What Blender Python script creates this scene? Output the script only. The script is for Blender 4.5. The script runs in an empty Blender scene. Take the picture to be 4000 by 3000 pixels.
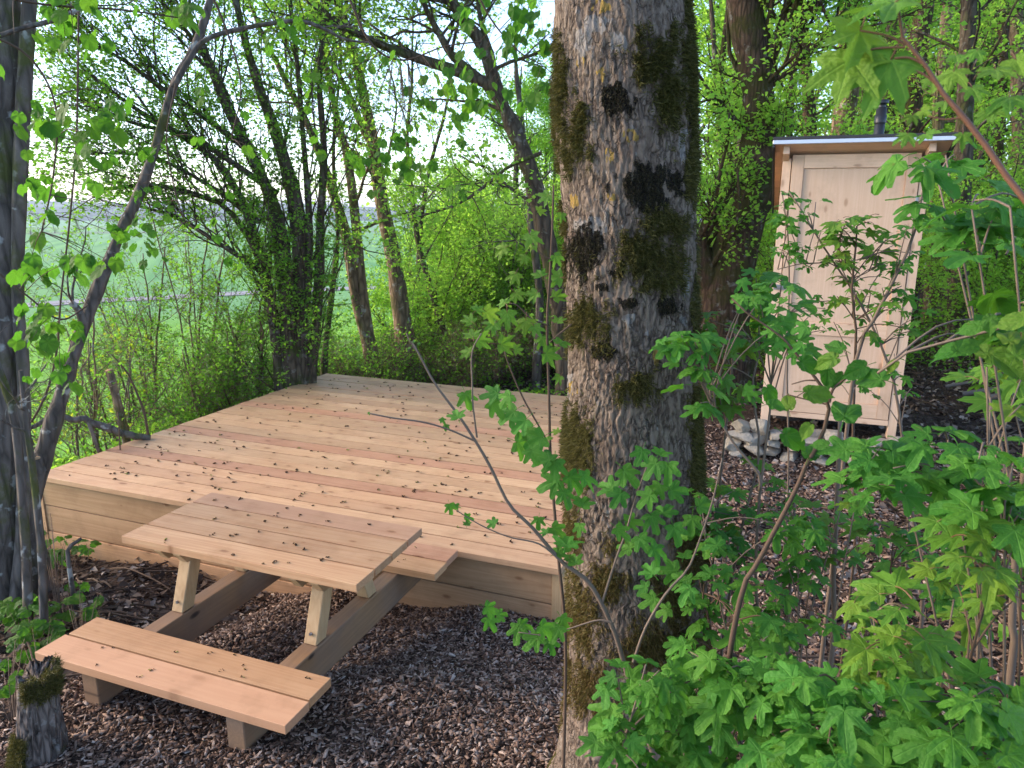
import bpy, bmesh, math, random
import numpy as np
from mathutils import Matrix, Vector
random.seed(11)
rng = np.random.default_rng(11)
SC = bpy.context.scene
COL = SC.collection

# ------------------------------------------------------------------ camera, sky, sun, exposure
F, CX, CY, H = 2862.0, 2000.0, 1500.0, 2.0
M = np.array([[0.93659491, -0.08616076, -0.33965614],
              [0.35037055, 0.21500011, 0.91160048],
              [0.00551808, 0.97280588, -0.23155621]])
cd = bpy.data.cameras.new('camera')
cam = bpy.data.objects.new('camera', cd)
COL.objects.link(cam)
R3 = Matrix([[M[i][0], M[i][1], -M[i][2]] for i in range(3)])
cam.matrix_world = Matrix.Translation((0, 0, H)) @ R3.to_4x4()
cd.sensor_width = 36.0
cd.lens = 36.0 * F / 4000.0
cd.clip_start = 0.05
cd.clip_end = 9000
cd.dof.use_dof = True
cd.dof.focus_distance = 2.6
cd.dof.aperture_fstop = 9.0
SC.camera = cam

SUN_EL, SUN_AZ = 24.0, (-0.985, -0.17)
world = bpy.data.worlds.new("World")
SC.world = world
world.use_nodes = True
wn = world.node_tree
bg = wn.nodes['Background']
sky = wn.nodes.new('ShaderNodeTexSky')
sky.sky_type = 'NISHITA'
sky.sun_disc = False
sky.sun_elevation = math.radians(SUN_EL)
sky.sun_rotation = math.atan2(SUN_AZ[0], SUN_AZ[1])
sky.altitude = 400
sky.air_density = 0.8
sky.dust_density = 1.6
sky.ozone_density = 1.0
wn.links.new(sky.outputs[0], bg.inputs[0])
bg.inputs[1].default_value = 0.15
sl = bpy.data.lights.new('sun', 'SUN')
sl.energy = 1.25
sl.angle = math.radians(30)
sl.color = (1.0, 0.76, 0.54)
so = bpy.data.objects.new('sun', sl)
COL.objects.link(so)
sv = Vector((SUN_AZ[0] * math.cos(math.radians(SUN_EL)), SUN_AZ[1] * math.cos(math.radians(SUN_EL)), math.sin(math.radians(SUN_EL))))
so.rotation_euler = sv.to_track_quat('Z', 'Y').to_euler()
so.location = (-8, -6, 6)
SC.view_settings.view_transform = 'Standard'
SC.view_settings.look = 'None'
SC.view_settings.exposure = 2.05
SC.view_settings.gamma = 1
SC.view_settings.use_curve_mapping = False
SC.render.engine = 'CYCLES'
SC.cycles.max_bounces = 6
SC.cycles.diffuse_bounces = 3
SC.cycles.glossy_bounces = 2
SC.cycles.transmission_bounces = 3
SC.cycles.transparent_max_bounces = 4
SC.cycles.caustics_reflective = False
SC.cycles.caustics_refractive = False
SC.cycles.sample_clamp_indirect = 6.0

# ------------------------------------------------------------------ geometry helpers
S = 4000.0 / 2212.0          # measurements taken on a 2212-wide view of the photograph


def at(u, v, d):
    """point seen at (u, v) (2212-wide picture) at horizontal distance d from the lens"""
    r = M @ np.array([u * S - CX, -(v * S - CY), F])
    return np.array([0, 0, H]) + r * d / math.hypot(r[0], r[1])


def proj(P):
    q = (P - np.array([0, 0, H])) @ M
    return (CX + F * q[:, 0] / q[:, 2]) / S, (CY - F * q[:, 1] / q[:, 2]) / S, q[:, 2]


GC = np.array([(-2.2, 1.7, 0), (-1.5, 2.2, 0), (-2.6, 1.9, -.02), (-2.0, 2.8, -.12), (-1.0, 3.3, -.16), (-2, 3.35, -.25),
               (-3, 3.35, -.36), (-4.6, 3.3, -.42), (-3.2, 2.2, -.12), (-4, 1.8, -.25), (0, 0, .35), (-.3, 1.9, .08), (0.5, 3, .08),
               (.3, 5.5, .04), (-.1, 5.85, .05), (.9, 5.85, .05), (.3, 6.4, .27), (-.3, 6.35, .26), (.9, 6.4, .27), (-.8, 6.0, .05), (1.7, 6, .12), (2, 3, .25), (3, 8, .35), (-1, 8, -.05), (-3, 9, -.35),
               (-5.5, 5, -.75), (-5.3, 8, -.75), (2, 12, .4), (-2, 14, -.3), (-1.5, .5, .1), (-5.5, 2, -.7), (6, 6, .6), (8, 14, .8), (0.3, 7.5, .2), (-2.8, 5, -.4),
               (4, 20, .3), (20, 20, 1.2), (12, -4, .8), (-3, -3, .3), (-5, -5, .1)])
FD = np.array([0, 7, 12, 25, 39, 46, 80, 150, 340, 700, 1000, 1350, 1600, 2500, 6000.])
FZ = np.array([-.9, -1.5, -2.1, -3.0, -3.75, -3.85, -4.6, -6.0, -8.3, -13, -10, 3, 8, 2, -20.])


def sstep(a, b, x):
    t = np.clip((x - a) / (b - a), 0, 1)
    return t * t * (3 - 2 * t)


def gz(x, y):
    x = np.atleast_1d(np.asarray(x, float)); y = np.atleast_1d(np.asarray(y, float))
    num = np.zeros_like(x); den = np.zeros_like(x)
    for cx, cy, cz in GC:
        w = 1.0 / ((x - cx) ** 2 + (y - cy) ** 2 + .02) ** 1.6
        num += w * cz; den += w
    p = num / den
    p = p + .02 * np.sin(x * 2.1 + 1) * np.sin(y * 1.7) + .012 * np.sin(x * 5.3) * np.sin(y * 4.9 + 2)
    d = np.hypot(x, y)
    f = np.interp(d, FD, FZ)
    f = f + np.where(d > 900, 1, 0) * (6 * np.sin(np.arctan2(y, x) * 23) + 4 * np.sin(np.arctan2(y, x) * 51 + 1)) * sstep(900, 1500, d)
    w = np.maximum(sstep(-5.3, -8.5, x), sstep(45, 90, d))
    return p * (1 - w) + f * w


def g1(x, y):
    return float(gz(x, y)[0])


def make_mesh(name, V, faces, mats, smooth=False, attrs=None):
    """faces: list of (index array [m,k], material index)"""
    me = bpy.data.meshes.new(name)
    V = np.asarray(V, np.float32)
    me.vertices.add(len(V)); me.vertices.foreach_set('co', V.ravel())
    faces = [(np.asarray(f, np.int32), mi) for f, mi in faces if len(f)]
    loops = np.concatenate([f.ravel() for f, _ in faces])
    tot = np.concatenate([np.full(len(f), f.shape[1], np.int32) for f, _ in faces])
    mi = np.concatenate([np.full(len(f), m, np.int32) for f, m in faces])
    start = np.concatenate([[0], np.cumsum(tot)[:-1]]).astype(np.int32)
    me.loops.add(len(loops)); me.loops.foreach_set('vertex_index', loops)
    me.polygons.add(len(tot)); me.polygons.foreach_set('loop_start', start); me.polygons.foreach_set('loop_total', tot)
    me.polygons.foreach_set('material_index', mi)
    if smooth:
        me.polygons.foreach_set('use_smooth', np.ones(len(tot), bool))
    for m in mats:
        me.materials.append(m)
    me.update(calc_edges=True)
    if attrs:
        for k, a in attrs.items():
            at_ = me.attributes.new(k, 'FLOAT', 'POINT')
            at_.data.foreach_set('value', np.asarray(a, np.float32))
    return me


class MB:
    def __init__(s):
        s.V = []; s.Fc = []; s.n = 0

    def add(s, V, faces, mi=0):
        V = np.asarray(V, float).reshape(-1, 3)
        s.V.append(V)
        s.Fc.append((np.asarray(faces) + s.n, mi))
        s.n += len(V)

    def mesh(s, name, mats, smooth=False):
        if not isinstance(mats, (list, tuple)):
            mats = [mats]
        return make_mesh(name, np.concatenate(s.V), s.Fc, mats, smooth)


def link(name, me, parent=None, loc=None, kind=None):
    o = bpy.data.objects.new(name, me)
    COL.objects.link(o)
    if parent is not None:
        o.parent = parent
        if me is not None and loc is None:
            pl = PBASE.get(parent.name)
            if pl is not None:
                o.location = tuple(-c for c in pl)
    if loc is not None:
        o.location = loc
    if kind:
        o['kind'] = kind
    return o


PBASE = {}


def thing(name, label, cat, loc=(0, 0, 0), group=None):
    o = bpy.data.objects.new(name, None)
    COL.objects.link(o)
    o.empty_display_size = .1
    o.location = tuple(float(c) for c in loc)
    PBASE[o.name] = tuple(float(c) for c in loc)
    tag(o, label, cat, group)
    return o


def tag(o, label=None, cat=None, group=None, kind=None):
    if label: o['label'] = label
    if cat: o['category'] = cat
    if group: o['group'] = group
    if kind: o['kind'] = kind
    return o


def nrm(a):
    return a / np.maximum(np.linalg.norm(a, axis=-1, keepdims=True), 1e-9)


def tubes(P, R, s=5, cap=True):
    """batch of N tubes with k points each -> verts, quads, tris"""
    P = np.asarray(P, float); R = np.asarray(R, float)
    if P.ndim == 2:
        P = P[None]; R = R[None]
    N, k, _ = P.shape
    T = nrm(np.gradient(P, axis=1))
    Tm = nrm(P[:, -1] - P[:, 0])
    ref = np.where(np.abs(Tm[:, 2:3]) < .8, np.array([[0, 0, 1.]]), np.array([[1., 0.1, 0]]))[:, None, :]
    U = nrm(np.cross(T, np.broadcast_to(ref, T.shape)))
    W = np.cross(T, U)
    a = np.arange(s) * 2 * math.pi / s
    V = P[:, :, None, :] + R[:, :, None, None] * (np.cos(a)[None, None, :, None] * U[:, :, None, :] + np.sin(a)[None, None, :, None] * W[:, :, None, :])
    base = (np.arange(N) * k * s)[:, None, None]
    i = (np.arange(k - 1) * s)[None, :, None]
    j = np.arange(s)[None, None, :]
    j2 = (j + 1) % s
    q = np.stack([base + i + j, base + i + j2, base + i + s + j2, base + i + s + j], -1).reshape(-1, 4)
    V = V.reshape(-1, 3)
    if cap:
        e = np.stack([base[:, 0, 0] + (k - 1) * s + jj for jj in range(s)], -1)
        return V, q[:, ::-1], e[:, ::-1]
    return V, q[:, ::-1], None


def add_tubes(mb, P, R, s=5, mi=0):
    V, q, e = tubes(P, R, s)
    n0 = mb.n
    mb.add(V, q, mi)
    mb.Fc.append((e + n0, mi))


def smooth_path(pts, rad, n):
    pts = np.asarray(pts, float); rad = np.asarray(rad, float)
    k = len(pts)
    if k < 3:
        t = np.linspace(0, k - 1, n)
        return np.stack([np.interp(t, range(k), pts[:, c]) for c in range(3)], -1), np.interp(t, range(k), rad)
    L = np.concatenate([[0], np.cumsum(np.linalg.norm(np.diff(pts, axis=0), axis=1))])
    t = np.linspace(0, L[-1], n)
    ext = np.vstack([2 * pts[0] - pts[1], pts, 2 * pts[-1] - pts[-2]])
    out = []
    idx = np.clip(np.searchsorted(L, t, side='right') - 1, 0, k - 2)
    f = ((t - L[idx]) / (L[idx + 1] - L[idx]))[:, None]
    p0, p1, p2, p3 = ext[idx], ext[idx + 1], ext[idx + 2], ext[idx + 3]
    out = .5 * ((2 * p1) + (-p0 + p2) * f + (2 * p0 - 5 * p1 + 4 * p2 - p3) * f ** 2 + (-p0 + 3 * p1 - 3 * p2 + p3) * f ** 3)
    return out, np.interp(t, L, rad)


def grow(P, R, n, L, k, ang=(35, 70), up=.2, wig=.25, tmin=.2, tmax=1.0, rf=.5, rmax=.05, bias=None, lpow=.5):
    """children for each of the N parents: returns points [N*n,k,3], radii"""
    N, kk, _ = P.shape
    t = rng.uniform(tmin, tmax, (N, n)) * (kk - 1)
    i = np.clip(t.astype(int), 0, kk - 2); f = (t - i)[..., None]
    ar = np.arange(N)[:, None]
    p = P[ar, i] * (1 - f) + P[ar, i + 1] * f
    tg = nrm(P[ar, i + 1] - P[ar, i])
    r = R[ar, i] * (1 - f[..., 0]) + R[ar, i + 1] * f[..., 0]
    rnd = nrm(rng.normal(size=(N, n, 3)))
    perp = nrm(rnd - tg * (rnd * tg).sum(-1, keepdims=True))
    a = np.radians(rng.uniform(ang[0], ang[1], (N, n)))[..., None]
    d = np.cos(a) * tg + np.sin(a) * perp
    d[..., 2] += up
    if bias is not None:
        d = d + np.asarray(bias)
    d = nrm(d)
    Ls = L * rng.uniform(.5, 1.2, (N, n)) * (1 - lpow * t / (kk - 1))
    pts = [p]
    cur = d
    for s in range(1, k):
        cur = nrm(cur + wig * rng.normal(size=cur.shape) + np.array([0, 0, up * .25]))
        pts.append(pts[-1] + cur * (Ls / (k - 1))[..., None])
    PP = np.stack(pts, 2).reshape(N * n, k, 3)
    r0 = np.minimum(r * rf, rmax).reshape(-1, 1)
    RR = r0 * np.linspace(1, .35, k)[None, :]
    return PP, np.maximum(RR, .0009)


def leaf_quads(mb, P, size, mi=0, updown=.6, spread=None):
    """kite leaves folded on the midrib"""
    N = len(P)
    d = nrm(rng.normal(size=(N, 3)) * np.array([1, 1, .45]) + np.array([0, 0, -.15]))
    nn = nrm(rng.normal(size=(N, 3)) + np.array([0, 0, updown * 2]))
    w = nrm(np.cross(nn, d)); nn = np.cross(d, w)
    s = (size * rng.uniform(.6, 1.25, N))[:, None]
    b = P
    tip = P + d * s - nn * s * .12
    mid = P + d * s * .45
    l = mid + w * s * .38 + nn * s * .12
    r = mid - w * s * .38 + nn * s * .12
    V = np.stack([b, r, tip, l], 1).reshape(-1, 3)
    o = (np.arange(N) * 4)[:, None]
    mb.add(V, np.concatenate([o + np.array([[0, 1, 2]]), o + np.array([[0, 2, 3]])]), mi)


def leaves_on(mb, P, R, per, size, jit=.03, mi=0, tmin=.15, updown=.6):
    N, k, _ = P.shape
    t = rng.uniform(tmin, 1, (N, per)) * (k - 1)
    i = np.clip(t.astype(int), 0, k - 2); f = (t - i)[..., None]
    ar = np.arange(N)[:, None]
    p = (P[ar, i] * (1 - f) + P[ar, i + 1] * f).reshape(-1, 3)
    p = p + rng.normal(size=p.shape) * jit
    leaf_quads(mb, p, size, mi, updown)


# value noise -------------------------------------------------------------
_perm = rng.integers(0, 2 ** 31, 4096)
_val = rng.random(4096)


def vnoise(p):
    p = np.asarray(p, float)
    i = np.floor(p).astype(np.int64); f = p - i; f = f * f * (3 - 2 * f)
    r = 0
    for dx in (0, 1):
        for dy in (0, 1):
            for dz in (0, 1):
                h = _perm[(i[..., 0] + dx) & 4095]
                h = _perm[(h + i[..., 1] + dy) & 4095]
                v = _val[(h + i[..., 2] + dz) & 4095]
                r = r + v * (f[..., 0] if dx else 1 - f[..., 0]) * (f[..., 1] if dy else 1 - f[..., 1]) * (f[..., 2] if dz else 1 - f[..., 2])
    return r


def fbm(p, o=4):
    r = 0; a = .5; p = np.asarray(p, float)
    for _ in range(o):
        r = r + a * vnoise(p); p = p * 2.03 + 17.3; a *= .5
    return r / (1 - .5 ** o)


# ------------------------------------------------------------------ materials
class NT:
    def __init__(s, name):
        s.m = bpy.data.materials.new(name); s.m.use_nodes = True
        s.t = s.m.node_tree; s.b = s.t.nodes['Principled BSDF']; s.out = s.t.nodes['Material Output']

    def n(s, typ, **kw):
        nd = s.t.nodes.new('ShaderNode' + typ)
        for k, v in kw.items():
            if k.startswith('i_'):
                key = k[2:]
                key = int(key) if key.isdigit() else key.replace('_', ' ')
                nd.inputs[key].default_value = v
            else:
                setattr(nd, k, v)
        return nd

    def l(s, a, b):
        s.t.links.new(a, b)

    def math(s, op, a, b=None, c=None, clamp=False):
        nd = s.n('Math', operation=op); nd.use_clamp = clamp
        for i, x in enumerate((a, b, c)):
            if x is None: continue
            if isinstance(x, (int, float)): nd.inputs[i].default_value = x
            else: s.l(x, nd.inputs[i])
        return nd.outputs[0]

    def mix(s, f, a, b, mode='MIX'):
        nd = s.n('Mix', data_type='RGBA', blend_type=mode)
        for key, x in ((0, f), (6, a), (7, b)):
            if isinstance(x, (int, float)): nd.inputs[key].default_value = x
            elif isinstance(x, tuple): nd.inputs[key].default_value = (*x, 1)
            else: s.l(x, nd.inputs[key])
        return nd.outputs[2]

    def ramp(s, f, stops, interp='LINEAR'):
        nd = s.n('ValToRGB'); cr = nd.color_ramp; cr.interpolation = interp
        while len(cr.elements) < len(stops): cr.elements.new(.5)
        for e, (p, c) in zip(cr.elements, stops):
            e.position = p; e.color = (*c, 1) if isinstance(c, tuple) else (c, c, c, 1)
        s.l(f, nd.inputs[0])
        return nd.outputs[0]

    def coords(s, kind='Object', scale=None, loc=None):
        tc = s.n('TexCoord').outputs[kind]
        if scale is not None or loc is not None:
            mp = s.n('Mapping')
            if scale: mp.inputs['Scale'].default_value = scale
            if loc is not None:
                s.l(loc, mp.inputs['Location'])
            s.l(tc, mp.inputs[0]); return mp.outputs[0]
        return tc

    def noise(s, vec, scale, detail=4, rough=.55, dist=0):
        nd = s.n('TexNoise'); nd.inputs['Scale'].default_value = scale; nd.inputs['Detail'].default_value = detail
        nd.inputs['Roughness'].default_value = rough; nd.inputs['Distortion'].default_value = dist
        s.l(vec, nd.inputs['Vector']); return nd.outputs[0]

    def bump(s, h, strength=.5, dist=.01):
        nd = s.n('Bump'); nd.inputs['Strength'].default_value = strength; nd.inputs['Distance'].default_value = dist
        s.l(h, nd.inputs['Height']); s.l(nd.outputs[0], s.b.inputs['Normal']); return nd.outputs[0]

    def done(s, col=None, rough=.6, spec=.3):
        if col is not None:
            if isinstance(col, tuple): s.b.inputs['Base Color'].default_value = (*col, 1)
            else: s.l(col, s.b.inputs['Base Color'])
        if isinstance(rough, (int, float)): s.b.inputs['Roughness'].default_value = rough
        else: s.l(rough, s.b.inputs['Roughness'])
        s.b.inputs['Specular IOR Level'].default_value = spec
        return s.m


def wood_mat(name, light, dark, axis=0, grain=1.0, knots=.8, vary=.35, grey=None, redder=(0.60, 0.30, 0.17), thick=2):
    """planed softwood: growth lines along the given axis, knots, a tint of its own for every board"""
    a = NT(name)
    rnd = a.n('ObjectInfo').outputs['Random']
    off = a.math('MULTIPLY', rnd, 37.0)
    cmb = a.n('CombineXYZ'); a.l(off, cmb.inputs[0]); a.l(off, cmb.inputs[1]); a.l(off, cmb.inputs[2])
    sc = [10.0 * grain] * 3; sc[axis] = .45 * grain
    v = a.coords('Object', tuple(sc), cmb.outputs[0])
    n1 = a.noise(v, 1.3, 2, .5, .3)
    rings = a.math('FRACT', a.math('MULTIPLY', n1, 9.0))            # contour lines of a slow noise = cathedral grain
    rings = a.math('ABSOLUTE', a.math('SUBTRACT', rings, .5))
    sc2 = [90.0] * 3; sc2[axis] = 2.0
    fine = a.noise(a.coords('Object', tuple(sc2), cmb.outputs[0]), 1.0, 3, .6)
    slow = a.noise(a.coords('Object', None, cmb.outputs[0]), 2.2, 4, .6)
    g = a.math('ADD', a.math('MULTIPLY', rings, .55), a.math('MULTIPLY', fine, .35))
    g = a.math('ADD', g, a.math('MULTIPLY', slow, .5))
    c = a.ramp(g, [(.25, light), (.9, dark)])
    tint = a.ramp(rnd, [(0, 0.0), (.55, .05), (.8, .45), (1, 1.0)])
    c = a.mix(a.math('MULTIPLY', tint, vary), c, redder)
    hv = a.n('HueSaturation'); a.l(c, hv.inputs['Color'])
    a.l(a.math('ADD', a.math('MULTIPLY', a.math('FRACT', a.math('MULTIPLY', rnd, 7.13)), .30), .85), hv.inputs['Value'])
    c = hv.outputs[0]
    # knots in the plane of the board
    sep = a.n('SeparateXYZ'); a.l(a.coords('Object'), sep.inputs[0])
    ax = [q for q in (0, 1, 2) if q != thick]
    kv = a.n('CombineXYZ')
    for s_, q in enumerate(ax):
        a.l(a.math('ADD', a.math('MULTIPLY', sep.outputs[q], 2.6 if q == axis else 6.0), off), kv.inputs[s_])
    vor = a.n('TexVoronoi', feature='F1', voronoi_dimensions='2D', i_Scale=1.0, i_Randomness=1.0); a.l(kv.outputs[0], vor.inputs[0])
    pick = a.n('SeparateColor'); a.l(vor.outputs['Color'], pick.inputs[0])
    dd = a.math('ADD', vor.outputs['Distance'], a.math('MULTIPLY', pick.outputs[0], .07))
    k = a.ramp(dd, [(0.0, 1.0), (.06, .8), (.11, 0.0)])
    halo = a.ramp(dd, [(.08, 1.0), (.28, 0.0)])
    c = a.mix(a.math('MULTIPLY', halo, .45 * knots), c, tuple(x * .85 for x in dark))
    c = a.mix(a.math('MULTIPLY', k, knots), c, (dark[0] * .42, dark[1] * .30, dark[2] * .24))
    bl = a.noise(a.coords('Object', None, cmb.outputs[0]), 5.3, 5, .65)
    c = a.mix(a.math('MULTIPLY', a.ramp(bl, [(.5, 0.0), (.8, 1.0)]), .52), c, tuple(x * .6 for x in dark))
    if grey:
        gm = a.ramp(a.noise(a.coords('Object', None, cmb.outputs[0]), 2.1, 3), [(.35, .0), (.65, .75)])
        c = a.mix(gm, c, grey)
        c = a.mix(k, c, (.025, .016, .012))
    a.bump(a.math('ADD', fine, a.math('MULTIPLY', k, -.3)), .10, .002)
    return a.done(c, .62, .25)


def bark_mat(name, c1, c2, scale=1.0, moss=None, mossamt=.5, lichen=.3, bump=.9):
    a = NT(name)
    v = a.coords('Object')
    mp = a.n('Mapping'); mp.inputs['Scale'].default_value = (14 * scale, 14 * scale, 3.5 * scale); a.l(v, mp.inputs[0])
    n1 = a.noise(mp.outputs[0], 1.0, 6, .65, .5)
    vor = a.n('TexVoronoi', feature='DISTANCE_TO_EDGE', i_Scale=1.3); a.l(mp.outputs[0], vor.inputs[0])
    h = a.math('ADD', a.math('MULTIPLY', a.math('MINIMUM', vor.outputs[0], .25), 1.6), n1)
    c = a.ramp(h, [(.35, c1), (.95, c2)])
    ln = a.noise(v, 9 * scale, 3, .6)
    c = a.mix(a.math('MULTIPLY', a.ramp(ln, [(.60, 0.0), (.66, 1.0)]), lichen), c, (.42, .44, .42))
    if moss:
        mn = a.noise(v, 3.1 * scale, 5, .65)
        c = a.mix(a.math('MULTIPLY', a.ramp(mn, [(.62 - .3 * mossamt, 0.0), (.74 - .3 * mossamt, 1.0)]), .85), c, moss)
    a.bump(h, bump, .02)
    return a.done(c, .9, .1)


def leaf_mat(name, base, trans, vary=.35, yellow=(.28, .36, .03), yamt=.3, objrnd=False, veins=False, amt=.45):
    a = NT(name)
    if objrnd:
        r = a.n('ObjectInfo').outputs['Random']
    else:
        r = a.n('NewGeometry').outputs['Random Per Island']
    pos = a.n('NewGeometry').outputs['Position']
    nz = a.noise(pos, .9, 2)
    c = a.mix(a.math('MULTIPLY', a.math('FRACT', a.math('MULTIPLY', r, 5.7)), vary), base, tuple(x * .42 for x in base))
    ym = a.math('MULTIPLY', a.ramp(a.math('ADD', a.math('MULTIPLY', nz, .6), a.math('MULTIPLY', a.math('FRACT', a.math('MULTIPLY', r, 13.1)), .5)), [(.45, 0.0), (.75, 1.0)]), yamt)
    c = a.mix(ym, c, yellow)
    t = a.mix(ym, trans, tuple(min(1, x * 1.5) for x in yellow))
    if veins:
        sep = a.n('SeparateXYZ'); a.l(a.coords('Object'), sep.inputs[0])
        x = a.math('SUBTRACT', sep.outputs[0], .55); y = a.math('ABSOLUTE', sep.outputs[1])
        vm = None
        for ang in veins:
            sa, ca = math.sin(math.radians(ang)), math.cos(math.radians(ang))
            dl = a.math('ABSOLUTE', a.math('SUBTRACT', a.math('MULTIPLY', x, sa), a.math('MULTIPLY', y, ca)))
            al = a.math('GREATER_THAN', a.math('ADD', a.math('MULTIPLY', x, ca), a.math('MULTIPLY', y, sa)), 0.0)
            mk = a.math('MULTIPLY', a.ramp(dl, [(.008, 1.0), (.022, 0.0)]), al)
            vm = mk if vm is None else a.math('MAXIMUM', vm, mk)
        c = a.mix(a.math('MULTIPLY', vm, .45), c, (base[0] * 2.2, base[1] * 1.6, base[2] * 2.2))
        sp = a.noise(pos, 55, 2)
        c = a.mix(a.math('MULTIPLY', a.ramp(sp, [(.70, 0.0), (.76, 1.0)]), .6), c, (.12, .09, .03))
        bl = a.noise(a.coords('Object'), 7, 3)
        a.bump(a.math('ADD', bl, a.math('MULTIPLY', vm, -.7)), .5, .01)
    a.done(c, .55, .2)
    tr = a.n('BsdfTranslucent'); a.l(t, tr.inputs[0])
    ms = a.n('MixShader'); ms.inputs[0].default_value = amt
    a.l(a.b.outputs[0], ms.inputs[1]); a.l(tr.outputs[0], ms.inputs[2]); a.l(ms.outputs[0], a.out.inputs[0])
    return a.m


def flat_mat(name, c, rough=.6, spec=.3, metal=0, var=.25, scale=12, bump=.2):
    a = NT(name)
    n = a.noise(a.coords('Object'), scale, 4)
    cc = a.mix(a.math('MULTIPLY', n, var * 1.6), c, tuple(x * .45 for x in c))
    a.b.inputs['Metallic'].default_value = metal
    a.bump(n, bump, .005)
    return a.done(cc, rough, spec)


DECKW = wood_mat('larch_deck', (.58, .385, .225), (.43, .235, .12), 0, vary=.5, redder=(.46, .23, .13))
REDW = wood_mat('larch_red', (.52, .295, .18), (.39, .185, .10), 0, vary=.2)
FASC = wood_mat('larch_fascia', (.55, .335, .18), (.37, .205, .10), 0, grain=.8, vary=.15, thick=1)
TABW = wood_mat('larch_table', (.54, .34, .19), (.38, .19, .09), 0, vary=.7, redder=(.46, .25, .165))
BENW = wood_mat('larch_bench', (.50, .295, .155), (.38, .195, .09), 0, vary=.5, knots=.3, redder=(.45, .24, .15))
LEGW = wood_mat('larch_leg', (.56, .385, .215), (.43, .265, .125), 2, vary=.1, knots=.5, thick=1)
BEAMW = wood_mat('weathered_beam', (.33, .185, .085), (.19, .10, .043), 1, vary=.2, grey=(.19, .14, .112), knots=1.0, thick=0)
SPRX = wood_mat('spruce_across', (.74, .52, .365), (.64, .42, .275), 0, vary=.05, knots=.6, thick=1)
SPRZ = wood_mat('spruce_upright', (.74, .52, .365), (.64, .42, .275), 2, vary=.05, knots=.6, thick=1)
METAL = flat_mat('zinc', (.36, .36, .37), .35, .5, .8, .1)
ROOFM = flat_mat('roof_felt', (.035, .037, .042), .8, .3)
TRIMM = flat_mat('aluminium_trim', (.62, .66, .72), .35, .5, .5, .05)
PIPEM = flat_mat('black_pipe', (.02, .02, .023), .4, .5)
BARK_BIG = None
BARK_DARK = bark_mat('bark_dark', (.026, .020, .015), (.105, .082, .06), 1, (.05, .065, .015), .35, .2)
BARK_GREY = bark_mat('bark_grey', (.05, .043, .037), (.155, .132, .115), 1, (.07, .08, .02), .3, .6)
BARK_TAN = bark_mat('bark_tan', (.06, .042, .028), (.24, .17, .11), 1, (.06, .07, .02), .35, .5)
BARK_MOSS = bark_mat('bark_mossy', (.022, .014, .010), (.10, .062, .042), 1.2, (.045, .042, .012), .6, .25)
TWIG = flat_mat('twig_brown', (.10, .065, .045), .8, .2)
TWIGP = flat_mat('twig_pale', (.17, .125, .095), .7, .25)
TWIGR = flat_mat('petiole_red', (.16, .075, .045), .6, .3)
LF_HAW = leaf_mat('leaf_hawthorn', (.09, .24, .025), (.22, .52, .04), .4, (.20, .34, .03), .4, amt=.55)
LF_BRIGHT = leaf_mat('leaf_spring', (.17, .37, .04), (.40, .75, .08), .35, (.32, .48, .05), .5, amt=.55)
LF_YEL = leaf_mat('leaf_yellow_green', (.24, .36, .03), (.45, .62, .04), .3, (.45, .50, .04), .7)
LF_DARK = leaf_mat('leaf_undergrowth', (.05, .14, .022), (.10, .25, .03), .5, (.14, .24, .03), .3)
MOSSM = leaf_mat('moss', (.065, .066, .014), (.09, .09, .02), .7, (.19, .16, .05), .6, amt=.2)
MOSSD = leaf_mat('moss_dark', (.035, .032, .018), (.04, .04, .015), .6, (.07, .05, .02), .5, amt=.15)
MOSSB = leaf_mat('moss_brown', (.15, .098, .035), (.16, .11, .03), .6, (.10, .10, .02), .6, amt=.2)

# ------------------------------------------------------------------ ground, fields, road, hills
def axis_pts(c0, c1, fine, far0, far1, g=1.16):
    a = list(np.arange(c0, c1, fine))
    s = fine; x = c0
    lo = []
    while x > far0:
        s *= g; x -= s; lo.append(x)
    s = fine; x = a[-1]; hi = []
    while x < far1:
        s *= g; x += s; hi.append(x)
    return np.array(lo[::-1] + a + hi)


xs = axis_pts(-9, 5, .07, -3200, 3200)
ys = axis_pts(-1, 12, .07, -3200, 3200)
X, Y = np.meshgrid(xs, ys, indexing='ij')
Z = gz(X.ravel(), Y.ravel()).reshape(X.shape)
nearm = ((X > -7) & (np.hypot(X, Y) < 40))
Z = Z + np.where(nearm, (fbm(np.stack([X * 6, Y * 6, X * 0], -1), 4) - .5) * .05, 0)
V = np.stack([X, Y, Z], -1).reshape(-1, 3)
nx, ny = X.shape
ii, jj = np.meshgrid(np.arange(nx - 1), np.arange(ny - 1), indexing='ij')
Q = np.stack([ii * ny + jj, (ii + 1) * ny + jj, (ii + 1) * ny + jj + 1, ii * ny + jj + 1], -1).reshape(-1, 4)
cxy = V[Q].mean(1)
cd_ = np.hypot(cxy[:, 0], cxy[:, 1])
bd = -6.3 + .35 * np.sin(cxy[:, 1] * 1.3) + .2 * np.sin(cxy[:, 1] * 3.1)
isfield = ((cxy[:, 0] < bd) | (cd_ > 70)) & (cd_ < 900)
ishill = cd_ >= 900


def sub(mask, name, mat):
    q = Q[mask]; u, inv = np.unique(q, return_inverse=True)
    me = make_mesh(name, V[u], [(inv.reshape(-1, 4), 0)], [mat], True)
    return tag(link(name, me), kind='structure')


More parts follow.
